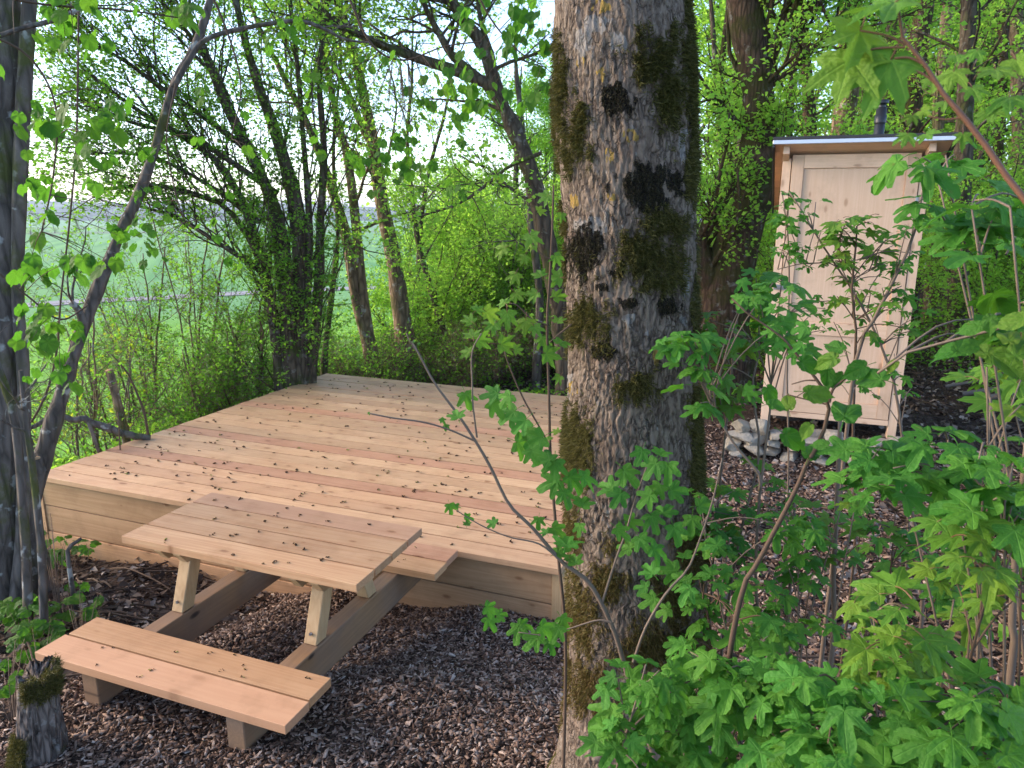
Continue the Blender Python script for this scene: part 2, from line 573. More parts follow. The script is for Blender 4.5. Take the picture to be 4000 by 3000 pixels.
a = NT('forest_floor')
v = a.coords('Object')
n1 = a.noise(v, 1.3, 4); n2 = a.noise(v, 38, 5, .7); n3 = a.noise(v, 7, 4, .6)
vor = a.n('TexVoronoi', feature='F1', i_Scale=55.0); a.l(v, vor.inputs[0])
c = a.ramp(n2, [(.3, (.022, .014, .011)), (.55, (.065, .042, .032)), (.8, (.14, .10, .08))])
c = a.mix(a.math('MULTIPLY', a.ramp(vor.outputs['Color'], [(.55, 0.0), (.9, 1.0)]), .5), c, (.17, .115, .085))
c = a.mix(a.math('MULTIPLY', a.ramp(n3, [(.45, 0.0), (.7, 1.0)]), .5), c, (.03, .022, .018))
a.bump(a.math('ADD', n2, vor.outputs['Distance']), 1.0, .03)
FLOORM = a.done(c, .95, .1)

a = NT('meadow_grass')
v = a.coords('Object')
mp = a.n('Mapping'); mp.inputs['Scale'].default_value = (1, 1, 1); a.l(v, mp.inputs[0])
vv = a.n('VectorMath', operation='LENGTH'); a.l(v, vv.inputs[0])
dist = vv.outputs['Value']
big = a.noise(v, .02, 3); mid = a.noise(v, .35, 4, .6); fin = a.noise(v, 6, 4, .7)
near_c = a.ramp(mid, [(.3, (.13, .31, .035)), (.7, (.20, .42, .05))])
near_c = a.mix(a.math('MULTIPLY', a.ramp(fin, [(.4, 0.0), (.7, 1.0)]), .5), near_c, (.06, .16, .03))
# crop rows far out, bluish winter wheat and lighter strips
wv = a.n('TexWave', i_Scale=.09, i_Distortion=.6); wv.bands_direction = 'DIAGONAL'; a.l(v, wv.inputs[0])
farc = a.mix(wv.outputs[0], (.095, .25, .08), (.155, .34, .10))
farc = a.mix(a.math('MULTIPLY', a.ramp(big, [(.45, 0.0), (.5, 1.0)], 'CONSTANT'), .7), farc, (.14, .29, .11))
fm = a.ramp(a.math('DIVIDE', dist, 100.0), [(.40, 0.0), (.47, 1.0)])
c = a.mix(fm, near_c, farc)
strip = a.ramp(a.math('DIVIDE', dist, 1000.0), [(.0, 0.0), (.34, 1.0), (.40, 0.0), (.52, 1.0), (.6, 0.0)], 'CONSTANT')
c = a.mix(strip, c, (.13, .20, .10))
a.bump(fin, .8, .06)
MEADM = a.done(c, .9, .1)
a = NT('hill_woods')
v = a.coords('Object')
c = a.ramp(a.noise(v, .02, 4, .7), [(.35, (.03, .055, .035)), (.6, (.05, .085, .05)), (.75, (.12, .18, .08))])
HILLM = a.done(c, 1, 0)
sub(~isfield & ~ishill, 'ground', FLOORM)
sub(isfield, 'meadow', MEADM)
sub(ishill, 'hills', HILLM)

# road across the fields
mb = MB()
rp = []
for u_, v_ in ((-900, 690), (-300, 672), (60, 660), (170, 652), (330, 645), (470, 637), (800, 622), (1300, 604), (2100, 585)):
    r = M @ np.array([u_ * S - CX, -(v_ * S - CY), F]); r = r / math.hypot(r[0], r[1])
    dd = 36.0
    for _ in range(30):
        dd = dd + .5 * ((g1(r[0] * dd, r[1] * dd) - H) / r[2] - dd)
        dd = min(max(dd, 20), 70)
    rp.append((r[0] * dd, r[1] * dd))
rp = np.array(rp); rp3, _ = smooth_path(np.c_[rp, np.zeros(len(rp))], np.ones(len(rp)), 160)
tg = nrm(np.gradient(rp3, axis=0)); nr_ = np.stack([-tg[:, 1], tg[:, 0], tg[:, 2] * 0], -1)
row = []
for k_ in (-1.5, -.75, 0, .75, 1.5):
    p = rp3 + nr_ * k_; p[:, 2] = gz(p[:, 0], p[:, 1]) + .05; row.append(p)
G = np.stack(row, 1); k5 = 5; nR = len(rp3)
i_, j_ = np.meshgrid(np.arange(nR - 1), np.arange(4), indexing='ij')
mb.add(G.reshape(-1, 3), np.stack([i_ * 5 + j_, i_ * 5 + j_ + 1, (i_ + 1) * 5 + j_ + 1, (i_ + 1) * 5 + j_], -1).reshape(-1, 4))
ROADM = flat_mat('pale_tarmac', (.30, .29, .30), .9, .1, scale=.8)
tag(link('road', mb.mesh('road', ROADM)), kind='structure')

# ------------------------------------------------------------------ boards
def board_mesh(name, lx, ly, lz, mat, bev=.0015):
    bm = bmesh.new()
    bmesh.ops.create_cube(bm, size=1)
    bmesh.ops.scale(bm, vec=(lx, ly, lz), verts=bm.verts)
    bmesh.ops.bevel(bm, geom=list(bm.edges), offset=bev, segments=1, affect='EDGES')
    me = bpy.data.meshes.new(name); bm.to_mesh(me); bm.free()
    me.materials.append(mat)
    return me


def board(name, x0, x1, y0, y1, z0, z1, mat, parent, bev=.0015, rot=None):
    me = board_mesh(name, x1 - x0, y1 - y0, z1 - z0, mat, bev)
    o = link(name, me, parent, loc=(0, 0, 0))
    b = PBASE[parent.name] if parent.name in PBASE else (0, 0, 0)
    o.location = ((x0 + x1) / 2 - b[0], (y0 + y1) / 2 - b[1], (z0 + z1) / 2 - b[2])
    if rot: o.rotation_euler = rot
    return o


# wooden platform
DX0, DX1, DY0, DY1, DZ = -4.80, -0.98, 3.37, 6.92, .17
deck = thing('wooden_platform', 'large low platform of new reddish larch boards beside the mossy trunk', 'platform', (-2.9, 5.1, -.4))
nb = 24; pitch = (DY1 - DY0) / nb
for i in range(nb):
    y0 = DY0 + i * pitch + (0 if i else 0)
    j = random.uniform(-.004, .004)
    board('plank', DX0 - .03 + j, DX1 + random.uniform(-.003, .003), y0, y0 + pitch - .0125, DZ - .034, DZ + random.uniform(-.002, .002), REDW if i in (4, 8, 14) else DECKW, deck)
for (z0, z1, xa, xb, yy) in ((-.052, .133, -4.80, -1.032, 3.395), (-.25, -.060, -4.80, -1.032, 3.398), (-.47, -.258, -4.80, -1.6, 3.392)):
    o = board('side_board', xa, xb, yy, yy + .028, z0, z1, FASC, deck)
for zz in ((-.052, .133), (-.25, -.060), (-.47, -.258)):
    board('side_board', DX0 - .002, DX0 + .026, 3.43, 6.86, zz[0], zz[1], FASC, deck)
    board('side_board', DX1 - .03, DX1 - .002, 3.47, 6.86, zz[0], zz[1], FASC, deck)
board('side_board', DX0, DX1, 6.865, 6.893, -.3, .133, FASC, deck)
board('corner_post', -4.885, -4.803, 3.388, 3.47, -.50, .133, FASC, deck)
board('corner_post', -1.03, -.955, 3.388, 3.465, -.35, .133, LEGW, deck)
for i in range(7):
    y0 = 3.7 + i * .5
    board('joist', -4.70, -1.05, y0, y0 + .06, -.10, .128, BEAMW, deck, .002)

# picnic table with benches on two long bearers
tab = thing('picnic_table', 'new reddish wooden picnic table with two low benches on long bearers', 'picnic table', (-2.15, 2.6, 0))
for i in range(4):
    y0 = 2.292 + i * .1465
    board('tabletop_plank', -2.765 + random.uniform(-.004, .004), -1.518 + random.uniform(-.004, .004), y0, y0 + .1365, .494, .530, TABW, tab)
for yb in (1.846, 3.046):
    for i in range(2):
        y0 = yb + i * .152
        board('seat_plank', -2.805 + .008 * i, -1.548 - .006 * i, y0, y0 + .142, .157, .195, REDW if (yb > 3 and i == 1) else BENW, tab)
for xb in (-2.585, -1.846):
    board('bearer', xb, xb + .084, 1.872, 3.33, -.005, .155, BEAMW if xb > -2 else BEAMW, tab, .004)
    for sgn, yf, yt in ((1, 2.385, 2.50), (-1, 2.815, 2.69)):
        # slanting leg
        bm = bmesh.new()
        w = .032; zt, zb = .49, .157
        vs = []
        for (zz, yy) in ((zb, yf), (zt, yt)):
            for (dx, dy) in ((-w + .042 - .001, -.038), (w + .042 + .001, -.038), (w + .042 + .001, .038), (-w + .042 - .001, .038)):
                vs.append(bm.verts.new((xb + dx, yy + dy, zz)))
        for f in ((3, 2, 1, 0), (4, 5, 6, 7), (0, 1, 5, 4), (1, 2, 6, 5), (2, 3, 7, 6), (3, 0, 4, 7)):
            bm.faces.new([vs[k] for k in f])
        bmesh.ops.bevel(bm, geom=list(bm.edges), offset=.004, segments=1, affect='EDGES')
        me = bpy.data.meshes.new('leg'); bm.to_mesh(me); bm.free(); me.materials.append(LEGW)
        leg = link('leg', me, tab)
        # bolt
        bm = bmesh.new()
        bmesh.ops.create_cone(bm, segments=10, radius1=.008, radius2=.007, depth=.008, cap_ends=True,
                              matrix=Matrix.Translation((xb + .042, yf + .012 * sgn - sgn * .038 - .003 * sgn, .205)) @ Matrix.Rotation(math.pi / 2, 4, 'X'))
        me = bpy.data.meshes.new('bolt'); bm.to_mesh(me); bm.free(); me.materials.append(METAL)
        link('bolt', me, leg, loc=(0, 0, 0))
    for dx in (-.034, .077):
        bm = bmesh.new()
        prof = [(2.33, .49), (2.85, .49), (2.85, .465), (2.81, .415), (2.37, .415), (2.33, .465)]
        a1 = [bm.verts.new((xb + dx, y, z)) for y, z in prof]; a2 = [bm.verts.new((xb + dx + .040, y, z)) for y, z in prof]
        bm.faces.new(a1); bm.faces.new(a2[::-1])
        for k in range(6):
            bm.faces.new([a1[(k + 1) % 6], a1[k], a2[k], a2[(k + 1) % 6]])
        bmesh.ops.recalc_face_normals(bm, faces=bm.faces)
        me = bpy.data.meshes.new('batten'); bm.to_mesh(me); bm.free(); me.materials.append(LEGW)
        link('batten', me, tab)

# ------------------------------------------------------------------ outhouse
hx0, hx1, hy, hz0 = -.11, .90, 6.2, .31
hut = thing('outhouse', 'tall narrow outhouse of pale new spruce with a black vent pipe', 'outhouse', (.38, 6.7, .3))
board('post', hx0, hx0 + .062, hy, hy + .09, hz0, 2.39, SPRZ, hut)
board('post', hx1 - .062, hx1, hy, hy + .09, hz0 - .05, 2.39, SPRZ, hut)
board('post', hx0, hx0 + .07, hy + 1.03, hy + 1.1, hz0 - .05, 2.02, SPRZ, hut)
board('post', hx1 - .07, hx1, hy + 1.03, hy + 1.1, hz0 - .05, 2.02, SPRZ, hut)
for k in range(9):
    ya = hy + .092 + k * .1042
    for (xa, xb) in ((hx0 + .004, hx0 + .024), (hx1 - .024, hx1 - .004)):
        board('wall_plank', xa, xb, ya, ya + .101, .36, 2.37 - .375 * (ya + .1 - hy) / 1.1 , SPRZ, hut, .002)
for k in range(8):
    xa = hx0 + .073 + k * .1062
    board('wall_plank', xa, xa + .103, hy + 1.06, hy + 1.08, .36, 2.03, SPRZ, hut, .002)
board('sill', hx0 + .064, hx1 - .064, hy - .004, hy + .07, .365, .408, SPRX, hut)
# door with frame and two sunk panels
dx0, dx1 = hx0 + .069, hx1 - .069
dz0, dz1 = .413, 2.415
door = thing('door', None, None, (0, 0, 0)); door.parent = hut; door.location = tuple(-c for c in PBASE[hut.name])
board('stile', dx0, dx0 + .085, hy - .006, hy + .030, dz0, dz1, SPRZ, door)
board('stile', dx1 - .085, dx1, hy - .006, hy + .030, dz0, dz1, SPRZ, door)
for (za, zb) in ((dz1 - .098, dz1), (1.05, 1.15), (dz0, dz0 + .11)):
    board('rail', dx0 + .0855, dx1 - .0855, hy - .004, hy + .030, za, zb, SPRX, door)
for (za, zb) in ((1.151, dz1 - .099), (dz0 + .111, 1.049)):
    board('door_panel', dx0 + .0855, dx1 - .0855, hy + .008, hy + .026, za, zb, SPRZ, door, .002)
board('latch', hx0 + .012, hx0 + .105, hy - .014, hy - .0065, 1.395, 1.435, METAL, door, .002)
board('latch_bolt', hx0 + .03, hx0 + .09, hy - .024, hy - .0145, 1.408, 1.422, METAL, door, .003)
for zz in (2.05, .75):
    board('hinge', dx1 - .008, dx1 + .012, hy - .010, hy - .0065, zz, zz + .065, METAL, door, .002)
for o in list(door.children):
    pass
# roof falling to the back
roof = thing('roof', None, None, (0, 0, 0)); roof.parent = hut; roof.location = tuple(-c for c in PBASE[hut.name])
sl_ = math.atan2(.375, 1.1)
rl = 1.50; ry = hy - .15; rz = 2.512
def roofpiece(name, x0, x1, s0, s1, t0, t1, mat):
    me = board_mesh(name, x1 - x0, s1 - s0, t1 - t0, mat, .002)
    o = link(name, me, roof, loc=(0, 0, 0))
    o.rotation_euler = (-sl_, 0, 0)
    sc_, tc_ = (s0 + s1) / 2, (t0 + t1) / 2
    o.location = ((x0 + x1) / 2, ry + math.cos(sl_) * sc_ + math.sin(sl_) * tc_, rz - math.sin(sl_) * sc_ + math.cos(sl_) * tc_)
    return o
for k in range(10):
    roofpiece('roof_board', hx0 - .062, hx1 + .098, .012 + k * .1475, .012 + k * .1475 + .146, -.025, -.003, SPRX)
roofpiece('rafter', hx0 - .0, hx0 + .045, .05, 1.45, -.085, -.0255, SPRX)
roofpiece('rafter', hx1 - .045, hx1, .05, 1.45, -.085, -.0255, SPRX)
roofpiece('roof_felt', hx0 - .078, hx1 + .113, -.014, rl, -.0025, .022, ROOFM)
roofpiece('roof_edge', hx0 - .078, hx0 - .063, -.004, rl, -.055, -.003, ROOFM)
roofpiece('roof_edge', hx1 + .099, hx1 + .113, -.004, rl, -.055, -.003, ROOFM)
roofpiece('edge_trim', hx0 - .078, hx1 + .113, -.012, .0, -.034, -.003, TRIMM)
# vent pipe
pp = at(1897, 300, 6.95); px_, py_ = pp[0], pp[1]
mb = MB()
for (r, za, zb) in ((.040, 2.2, 2.82), (.046, 2.70, 2.76), (.050, 2.85, 2.875), (.030, 2.82, 2.852)):
    add_tubes(mb, [[px_, py_, za], [px_, py_, zb]], [r, r], 20)
link('vent_pipe', mb.mesh('vent_pipe', PIPEM), hut)
# timber sleeper under the back of the hut and dark chest
board('waste_chest', hx0 + .12, hx1 - .12, hy + .35, hy + 1.0, .20, .36, ROOFM, hut)

# ------------------------------------------------------------------ stones of the low retaining wall
STONEM = None
a = NT('limestone')
v = a.coords('Object')
rn = a.n('ObjectInfo').outputs['Random']
n1 = a.noise(v, 6, 6, .65); n2 = a.noise(v, 30, 4, .6)
c = a.ramp(n1, [(.3, (.16, .13, .098)), (.5, (.25, .215, .165)), (.7, (.31, .275, .22))])
c = a.mix(a.math('MULTIPLY', rn, .5), c, (.30, .29, .27))
c = a.mix(a.math('MULTIPLY', a.ramp(n2, [(.5, 0.0), (.8, 1.0)]), .4), c, (.2, .17, .12))
a.bump(a.math('ADD', n1, n2), .8, .02)
STONEM = a.done(c, .9, .15)


def stone_mesh(w, d, h, seed):
    bm = bmesh.new()
    bmesh.ops.create_icosphere(bm, subdivisions=3, radius=1)
    r_ = np.random.default_rng(seed)
    pl = [(nrm(r_.normal(size=3)), r_.uniform(.55, .85)) for _ in range(12)]
    for vv_ in bm.verts:
        p = np.array(vv_.co)
        p = np.sign(p) * np.abs(p) ** .6
        for n_, dd in pl:
            e = p @ n_ - dd
            if e > 0: p = p - n_ * e * .98
        p = p + (fbm(p[None] * 1.8 + seed, 3)[0] - .5) * .16 * nrm(p)
        vv_.co = (p[0] * w / 1.75, p[1] * d / 1.75, p[2] * h / 1.75)
    me = bpy.data.meshes.new('stone'); bm.to_mesh(me); bm.free()
    me.materials.append(STONEM)
    return me


wall = thing('stone_wall', 'low dry stacked wall of pale rough stones in front of the outhouse', 'stone wall', (.4, 6.0, .1))
wb = PBASE[wall.name]
st = [(0, 250, 650, 790), (210, 410, 640, 800), (10, 285, 780, 870), (140, 400, 800, 955), (425, 595, 770, 862), (590, 690, 765, 840),
      (405, 565, 868, 965), (-60, 140, 860, 1000), (170, 400, 930, 1040), (0, 135, 980, 1065), (640, 780, 880, 975), (540, 745, 1010, 1125),
      (890, 1075, 1040, 1155), (680, 1010, 850, 950), (760, 1010, 950, 1050), (1010, 1235, 795, 870), (1225, 1445, 860, 955), (1255, 1465, 950, 1055), (1680, 1875, 850, 950),
      (1240, 1405, 1050, 1125), (1460, 1690, 880, 960), (1465, 1700, 955, 1060), (1010, 1225, 865, 960), (1040, 1250, 955, 1040), (1740, 1880, 945, 1020), (1880, 2080, 900, 1000), (1990, 2110, 1010, 1110), (1880, 2000, 1000, 1080), (1700, 1860, 1015, 1100), (400, 545, 960, 1040)]
for k, (xa, xb, ya, yb) in enumerate(st):
    cu, cv = (2850 + (xa + xb) / 2 / 2.765) / S, (1400 + (ya + yb) / 2 / 2.765) / S
    yw = 6.0 - .05 * ((ya + yb) / 2 - 700) / 400 + random.uniform(-.015, .015)
    r = M @ np.array([cu * S - CX, -(cv * S - CY), F])
    p = np.array([0, 0, H]) + r * yw / r[1]
    mpp = yw / r[1]                       # metres per pixel at that distance (depth = F*mpp)
    w_, h_ = (xb - xa) / 2.765 * mpp, (yb - ya) / 2.765 * mpp
    o = link('stone', stone_mesh(w_ * 1.04, .17, h_ * 1.12, 100 + k), wall, loc=tuple(p - np.array(wb)))
    o.rotation_euler = (0, random.uniform(-.1, .1), random.uniform(-.15, .15))
# a few loose stones on the chips
loose = []
for (cu, cv, s_, lb) in ((1760, 985, .10, 'flat pale stone lying on the bark below the low wall, nearest the wall'),
                         (1900, 940, .09, 'small pale stone at the foot of the low wall under the outhouse door')):
    r = M @ np.array([cu * S - CX, -(cv * S - CY), F]); dd = (.06 - H) / r[2]
    p = np.array([0, 0, H]) + r * dd
    p[2] = g1(p[0], p[1]) + .02
    o = link('loose_stone', stone_mesh(s_ * 2, s_ * 1.4, s_, 300 + int(cu)), loc=tuple(p))
    tag(o, lb, 'stone')

# ------------------------------------------------------------------ big mossy trunk
edges = [(-120, 1197, 1470), (0, 1198, 1479), (100, 1197, 1492), (250, 1200, 1498), (400, 1212, 1500), (560, 1222, 1500), (700, 1226, 1501), (850, 1226, 1506),
         (960, 1216, 1512), (1080, 1212, 1517), (1200, 1222, 1522), (1330, 1222, 1527), (1450, 1216, 1533), (1560, 1208, 1540), (1660, 1196, 1552), (1760, 1170, 1580)]
D0 = 2.12
cen = []; rad = []; zz = []
for v_, ul, ur in edges:
    p = at((ul + ur) / 2, v_, D0)
    q = (p - np.array([0, 0, H])) @ M
    cen.append(p); rad.append((ur - ul) / 2 * S * q[2] / F * .985)
cen = np.array(cen)[::-1]; rad = np.array(rad)[::-1]
zz = cen[:, 2]
NZ, NA = 640, 420
zlo, zhi = 0.0, 2.72
zg = np.linspace(zlo, zhi, NZ)
cx_ = np.interp(zg, zz, cen[:, 0]); cy_ = np.interp(zg, zz, cen[:, 1]); rr = np.interp(zg, zz, rad)
rr = rr + .05 * np.clip((.25 - zg) / .25, 0, 1) ** 2
th = np.linspace(0, 2 * math.pi, NA, endpoint=False)
TH, ZG = np.meshgrid(th, zg)
RR = rr[:, None] * (1 + .02 * np.sin(TH * 3 + ZG * 1.3) + .012 * np.sin(TH * 5 - ZG * 2.1))
c3 = np.stack([np.cos(TH), np.sin(TH), ZG], -1)
warp = fbm(c3 * np.array([3, 3, 4.]), 3)
pr = np.stack([np.cos(TH) * 15 + warp * 2.5, np.sin(TH) * 15 + warp * 2.5, ZG * 30 + warp * 6], -1)
rid = 1 - np.abs(fbm(pr, 3) * 2 - 1) * 2.4            # vertical furrows
pr2 = np.stack([np.cos(TH) * 26, np.sin(TH) * 26, ZG * 38], -1)
plate = fbm(pr2, 3)
low = sstep(2.35, 1.5, ZG)
disp = -.0048 * np.clip(rid, 0, 1) ** 2 * (.35 + .65 * low) + .006 * (plate - .5) * 2 + .012 * (fbm(c3 * np.array([4, 4, 5.]), 3) - .5)
RR = RR + disp
PX = cx_[:, None] + RR * np.cos(TH); PY = cy_[:, None] + RR * np.sin(TH)
TV = np.stack([PX, PY, ZG], -1)
pu, pv, pdp = proj(TV.reshape(-1, 3)); pu = pu.reshape(TH.shape); pv = pv.reshape(TH.shape)
facing = (np.cos(TH) * (0 - cx_[:, None]) + np.sin(TH) * (0 - cy_[:, None])) > 0
nze = (fbm(c3 * np.array([7, 7, 16.]), 4) - .5) * 2
nzs = (fbm(c3 * np.array([22, 22, 50.]), 3) - .5) * 2


def patch(lst, soft=1.25, amp=1.0):
    m = np.full(TH.shape, -9.)
    for (u_, v_, ru, rv) in lst:
        m = np.maximum(m, 1 - np.sqrt(((pu - u_) / ru) ** 2 + ((pv - v_) / rv) ** 2))
    m = np.where(facing, m, -9.)
    return np.clip((m + amp * nze * .95 + 1.2 * nzs * .6) / soft, 0, 1)


moss = patch([(1212, 215, 26, 130), (1238, 300, 45, 75), (1255, 260, 30, 50), (1425, 120, 75, 62), (1452, 215, 50, 95), (1400, 150, 45, 35), (1490, 120, 20, 150),
              (1408, 560, 110, 58), (1450, 490, 60, 38), (1420, 610, 60, 30), (1276, 705, 52, 58), (1238, 965, 50, 95), (1385, 835, 48, 48), (1215, 480, 14, 45), (1216, 560, 10, 60),
              (1495, 330, 20, 110), (1502, 700, 10, 120), (1506, 980, 24, 150)])
mossb = patch([(1258, 1330, 62, 110), (1420, 1390, 110, 70), (1310, 1270, 60, 45), (1265, 1480, 60, 80), (1460, 1290, 70, 60), (1500, 1180, 50, 110), (1340, 1180, 40, 30), (1380, 1500, 80, 60), (1500, 1450, 55, 120), (1238, 1140, 22, 80)])
back = np.clip((nze + .15) / .4, 0, 1) * np.where(facing, 0, 1)
mossd = patch([(1262, 542, 46, 52), (1332, 212, 44, 34), (1402, 400, 62, 44), (1300, 760, 26, 18), (1330, 590, 16, 10), (1440, 660, 26, 22), (1355, 655, 22, 12), (1497, 240, 14, 50), (1300, 620, 14, 10)], .35)
white = np.maximum(patch([(1272, 492, 48, 20), (1262, 95, 26, 30), (1290, 60, 24, 14), (1470, 690, 10, 8), (1475, 320, 10, 45), (1340, 90, 28, 18), (1480, 290, 10, 20), (1290, 45, 30, 12)], .4),
                   patch([(1362, 688, 13, 10), (1228, 830, 10, 30), (1482, 600, 8, 40)], .2, .3))
white = np.maximum(white, np.clip((nze + nzs * .9 - .5) * 4, 0, .45))
yel = np.clip(nzs * 3 + .6, 0, 1) * patch([(1297, 15, 22, 14), (1246, 110, 12, 9), (1252, 133, 16, 11), (1300, 160, 14, 18), (1316, 334, 14, 20), (1358, 291, 14, 10), (1247, 432, 14, 16), (1243, 520, 12, 10), (1410, 772, 12, 18), (1237, 840, 12, 14), (1322, 425, 10, 8), (1370, 300, 14, 8)], .3, .8)
idx = np.arange(NZ * NA).reshape(NZ, NA)
q = np.stack([idx[:-1], np.roll(idx, -1, 1)[:-1], np.roll(idx, -1, 1)[1:], idx[1:]], -1).reshape(-1, 4)

a = NT('bark_old_ash')
v = a.coords('Object')
sc = a.n('Mapping'); sc.inputs['Scale'].default_value = (1, 1, .45); a.l(v, sc.inputs[0])
n1 = a.noise(sc.outputs[0], 85, 6, .7, .3); n2 = a.noise(v, 9, 4, .6)
A = lambda nme: a.n('Attribute', attribute_name=nme).outputs['Fac']
h = A('furrow')
c = a.ramp(a.math('ADD', a.math('MULTIPLY', n1, .55), a.math('MULTIPLY', h, .55)), [(.15, (.05, .037, .028)), (.5, (.155, .118, .090)), (.9, (.25, .20, .158))])
c = a.mix(a.math('MULTIPLY', a.ramp(n2, [(.4, 0.0), (.7, 1.0)]), .5), c, (.20, .14, .11))
br = a.ramp(a.math('ADD', n1, A('white')), [(.75, 0.0), (1.1, 1.0)])
c = a.mix(a.math('MULTIPLY', br, .7), c, (.28, .265, .25))
mv = a.n('Mapping'); mv.inputs['Scale'].default_value = (62, 62, 17)
wp = a.n('TexNoise', i_Scale=28.0, i_Detail=4.0); a.l(v, wp.inputs['Vector'])
ws = a.n('VectorMath', operation='SCALE'); a.l(wp.outputs['Color'], ws.inputs[0]); ws.inputs['Scale'].default_value = .045
wa_ = a.n('VectorMath', operation='ADD'); a.l(v, wa_.inputs[0]); a.l(ws.outputs[0], wa_.inputs[1]); a.l(wa_.outputs[0], mv.inputs[0])
vo = a.n('TexVoronoi', feature='DISTANCE_TO_EDGE', i_Scale=1.0); a.l(mv.outputs[0], vo.inputs[0])
ck = a.ramp(vo.outputs['Distance'], [(0.0, 1.0), (.05, .6), (.16, 0.0)])
ck = a.math('MULTIPLY', ck, a.ramp(a.noise(v, 14, 3), [(.35, 0.0), (.6, 1.0)]))
c = a.mix(a.math('MULTIPLY', ck, .65), c, (.035, .027, .023))
c = a.mix(a.ramp(a.math('ADD', n1, A('yel')), [(.95, 0.0), (1.25, 1.0)]), c, (.30, .20, .06))
c = a.mix(a.ramp(a.math('ADD', n1, A('mossm')), [(.8, 0.0), (1.15, 1.0)]), c, (.055, .05, .012))
c = a.mix(a.ramp(a.math('ADD', n1, A('mossbm')), [(.8, 0.0), (1.25, 1.0)]), c, (.12, .08, .035))
c = a.mix(a.ramp(a.math('ADD', n1, A('mossdm')), [(.8, 0.0), (1.15, 1.0)]), c, (.022, .018, .017))
a.bump(a.math('SUBTRACT', n1, a.math('MULTIPLY', ck, .6)), .9, .012)
BARK_BIG = a.done(c, .9, .12)
trunk_tree = thing('old_tree', 'thick old trunk with furrowed bark, moss cushions and lichen spots beside the platform', 'tree', (cx_[0], cy_[0], .05))
me = make_mesh('trunk', TV.reshape(-1, 3), [(q, 0)], [BARK_BIG], True,
               {'furrow': (1 - np.clip(rid, 0, 1) ** 2).ravel(), 'white': white.ravel(), 'yel': yel.ravel(), 'mossm': np.maximum(moss, back * .8).ravel(), 'mossbm': mossb.ravel(), 'mossdm': mossd.ravel()})
link('trunk', me, trunk_tree)


def tufts(name, mask, n, ln, mat, wid=.0012, sag=.35, out=.8, parent=trunk_tree, thr=.12):
    w_ = (mask.ravel() > thr) * mask.ravel()
    w_ = w_ / w_.sum()
    pick = rng.choice(len(w_), n, p=w_)
    P = TV.reshape(-1, 3)[pick] + rng.normal(size=(n, 3)) * .002
    nn = np.stack([np.cos(TH), np.sin(TH), TH * 0], -1).reshape(-1, 3)[pick]
    d = nrm(nn * out + rng.normal(size=(n, 3)) * .75 + np.array([0, 0, -sag]))
    side = nrm(np.cross(d, rng.normal(size=(n, 3))))
    L_ = ln * rng.uniform(.4, 1.3, (n, 1))
    mid = P + d * L_ * .6; tip = P + d * L_ + np.array([0, 0, -1.]) * L_ * sag * .6
    V = np.stack([P - side * wid, P + side * wid, mid + side * wid * .8, tip], 1).reshape(-1, 3)
    o_ = (np.arange(n) * 4)[:, None]
    me = make_mesh(name, V, [(o_ + np.array([[0, 1, 2, 3]]), 0)], [mat])
    return tag(link(name, me, parent), kind='stuff')


tufts('moss', moss, 60000, .018, MOSSM, sag=.15)
tufts('moss', mossb, 42000, .014, MOSSB, sag=.35, out=.6)
tufts('moss', np.maximum(mossd, moss * .5 * (nzs > 0)), 30000, .006, MOSSD)
# upper trunk, limbs and crown above the picture
mb = MB()
up_p, up_r = smooth_path([[cx_[-1], cy_[-1], 2.70], [cx_[-1] + .03, cy_[-1] + .02, 3.6], [cx_[-1], cy_[-1] + .1, 5.2], [cx_[-1] + .2, cy_[-1], 7.5], [cx_[-1] + .25, cy_[-1] + .1, 10.5]], [rr[-1] * 1.0, rr[-1] * .93, .15, .10, .03], 24)
add_tubes(mb, up_p, up_r, 24)
link('upper_trunk', mb.mesh('upper_trunk', BARK_GREY, True), trunk_tree)
P1, R1 = grow(up_p[None], up_r[None], 12, 2.6, 7, (50, 80), .25, .15, .45, .98, .45, .06)
P2, R2 = grow(P1, R1, 7, 1.3, 5, (30, 60), .15, .2, .3, 1, .5, .02)
mb = MB(); add_tubes(mb, P1, R1, 6); add_tubes(mb, P2, R2, 4)
tag(link('branches', mb.mesh('branches', BARK_GREY), trunk_tree), kind='stuff')
mb = MB(); leaves_on(mb, P2, R2, 55, .055, .12)
tag(link('crown', mb.mesh('crown', LF_BRIGHT), trunk_tree), kind='stuff')

# ------------------------------------------------------------------ trees behind
def px_path(pts, d, to_ground=True, nn=26):
    """pts: (u, v, width) ; d number or list"""
    P = []; Rr = []
    for k, (u_, v_, w_) in enumerate(pts):
        dd = d if isinstance(d, (int, float)) else d[k]
        p = at(u_, v_, dd); qz = ((p - np.array([0, 0, H])) @ M)[2]
        P.append(p); Rr.append(w_ / 2 * S * qz / F)
    P = np.array(P); Rr = np.array(Rr)
    if to_ground:
        g = g1(P[0, 0], P[0, 1]) - .08
        if P[0, 2] > g + .05:
            b = P[0].copy(); b[2] = g
            P = np.vstack([b, P]); Rr = np.concatenate([[Rr[0] * 1.25], Rr])
        else:
            P[0, 2] = g
    return smooth_path(P, Rr, nn)


def extend_up(P, R, h=3.0, n=10):
    d = nrm(P[-1] - P[-3]); pts = [P[-1]]
    cur = d
    for _ in range(n - 1):
        cur = nrm(cur + rng.normal(size=3) * .1 + np.array([0, 0, .12])); pts.append(pts[-1] + cur * h / (n - 1))
    return np.vstack([P, np.array(pts[1:])]), np.concatenate([R, R[-1] * np.linspace(1, .15, n)[1:]])


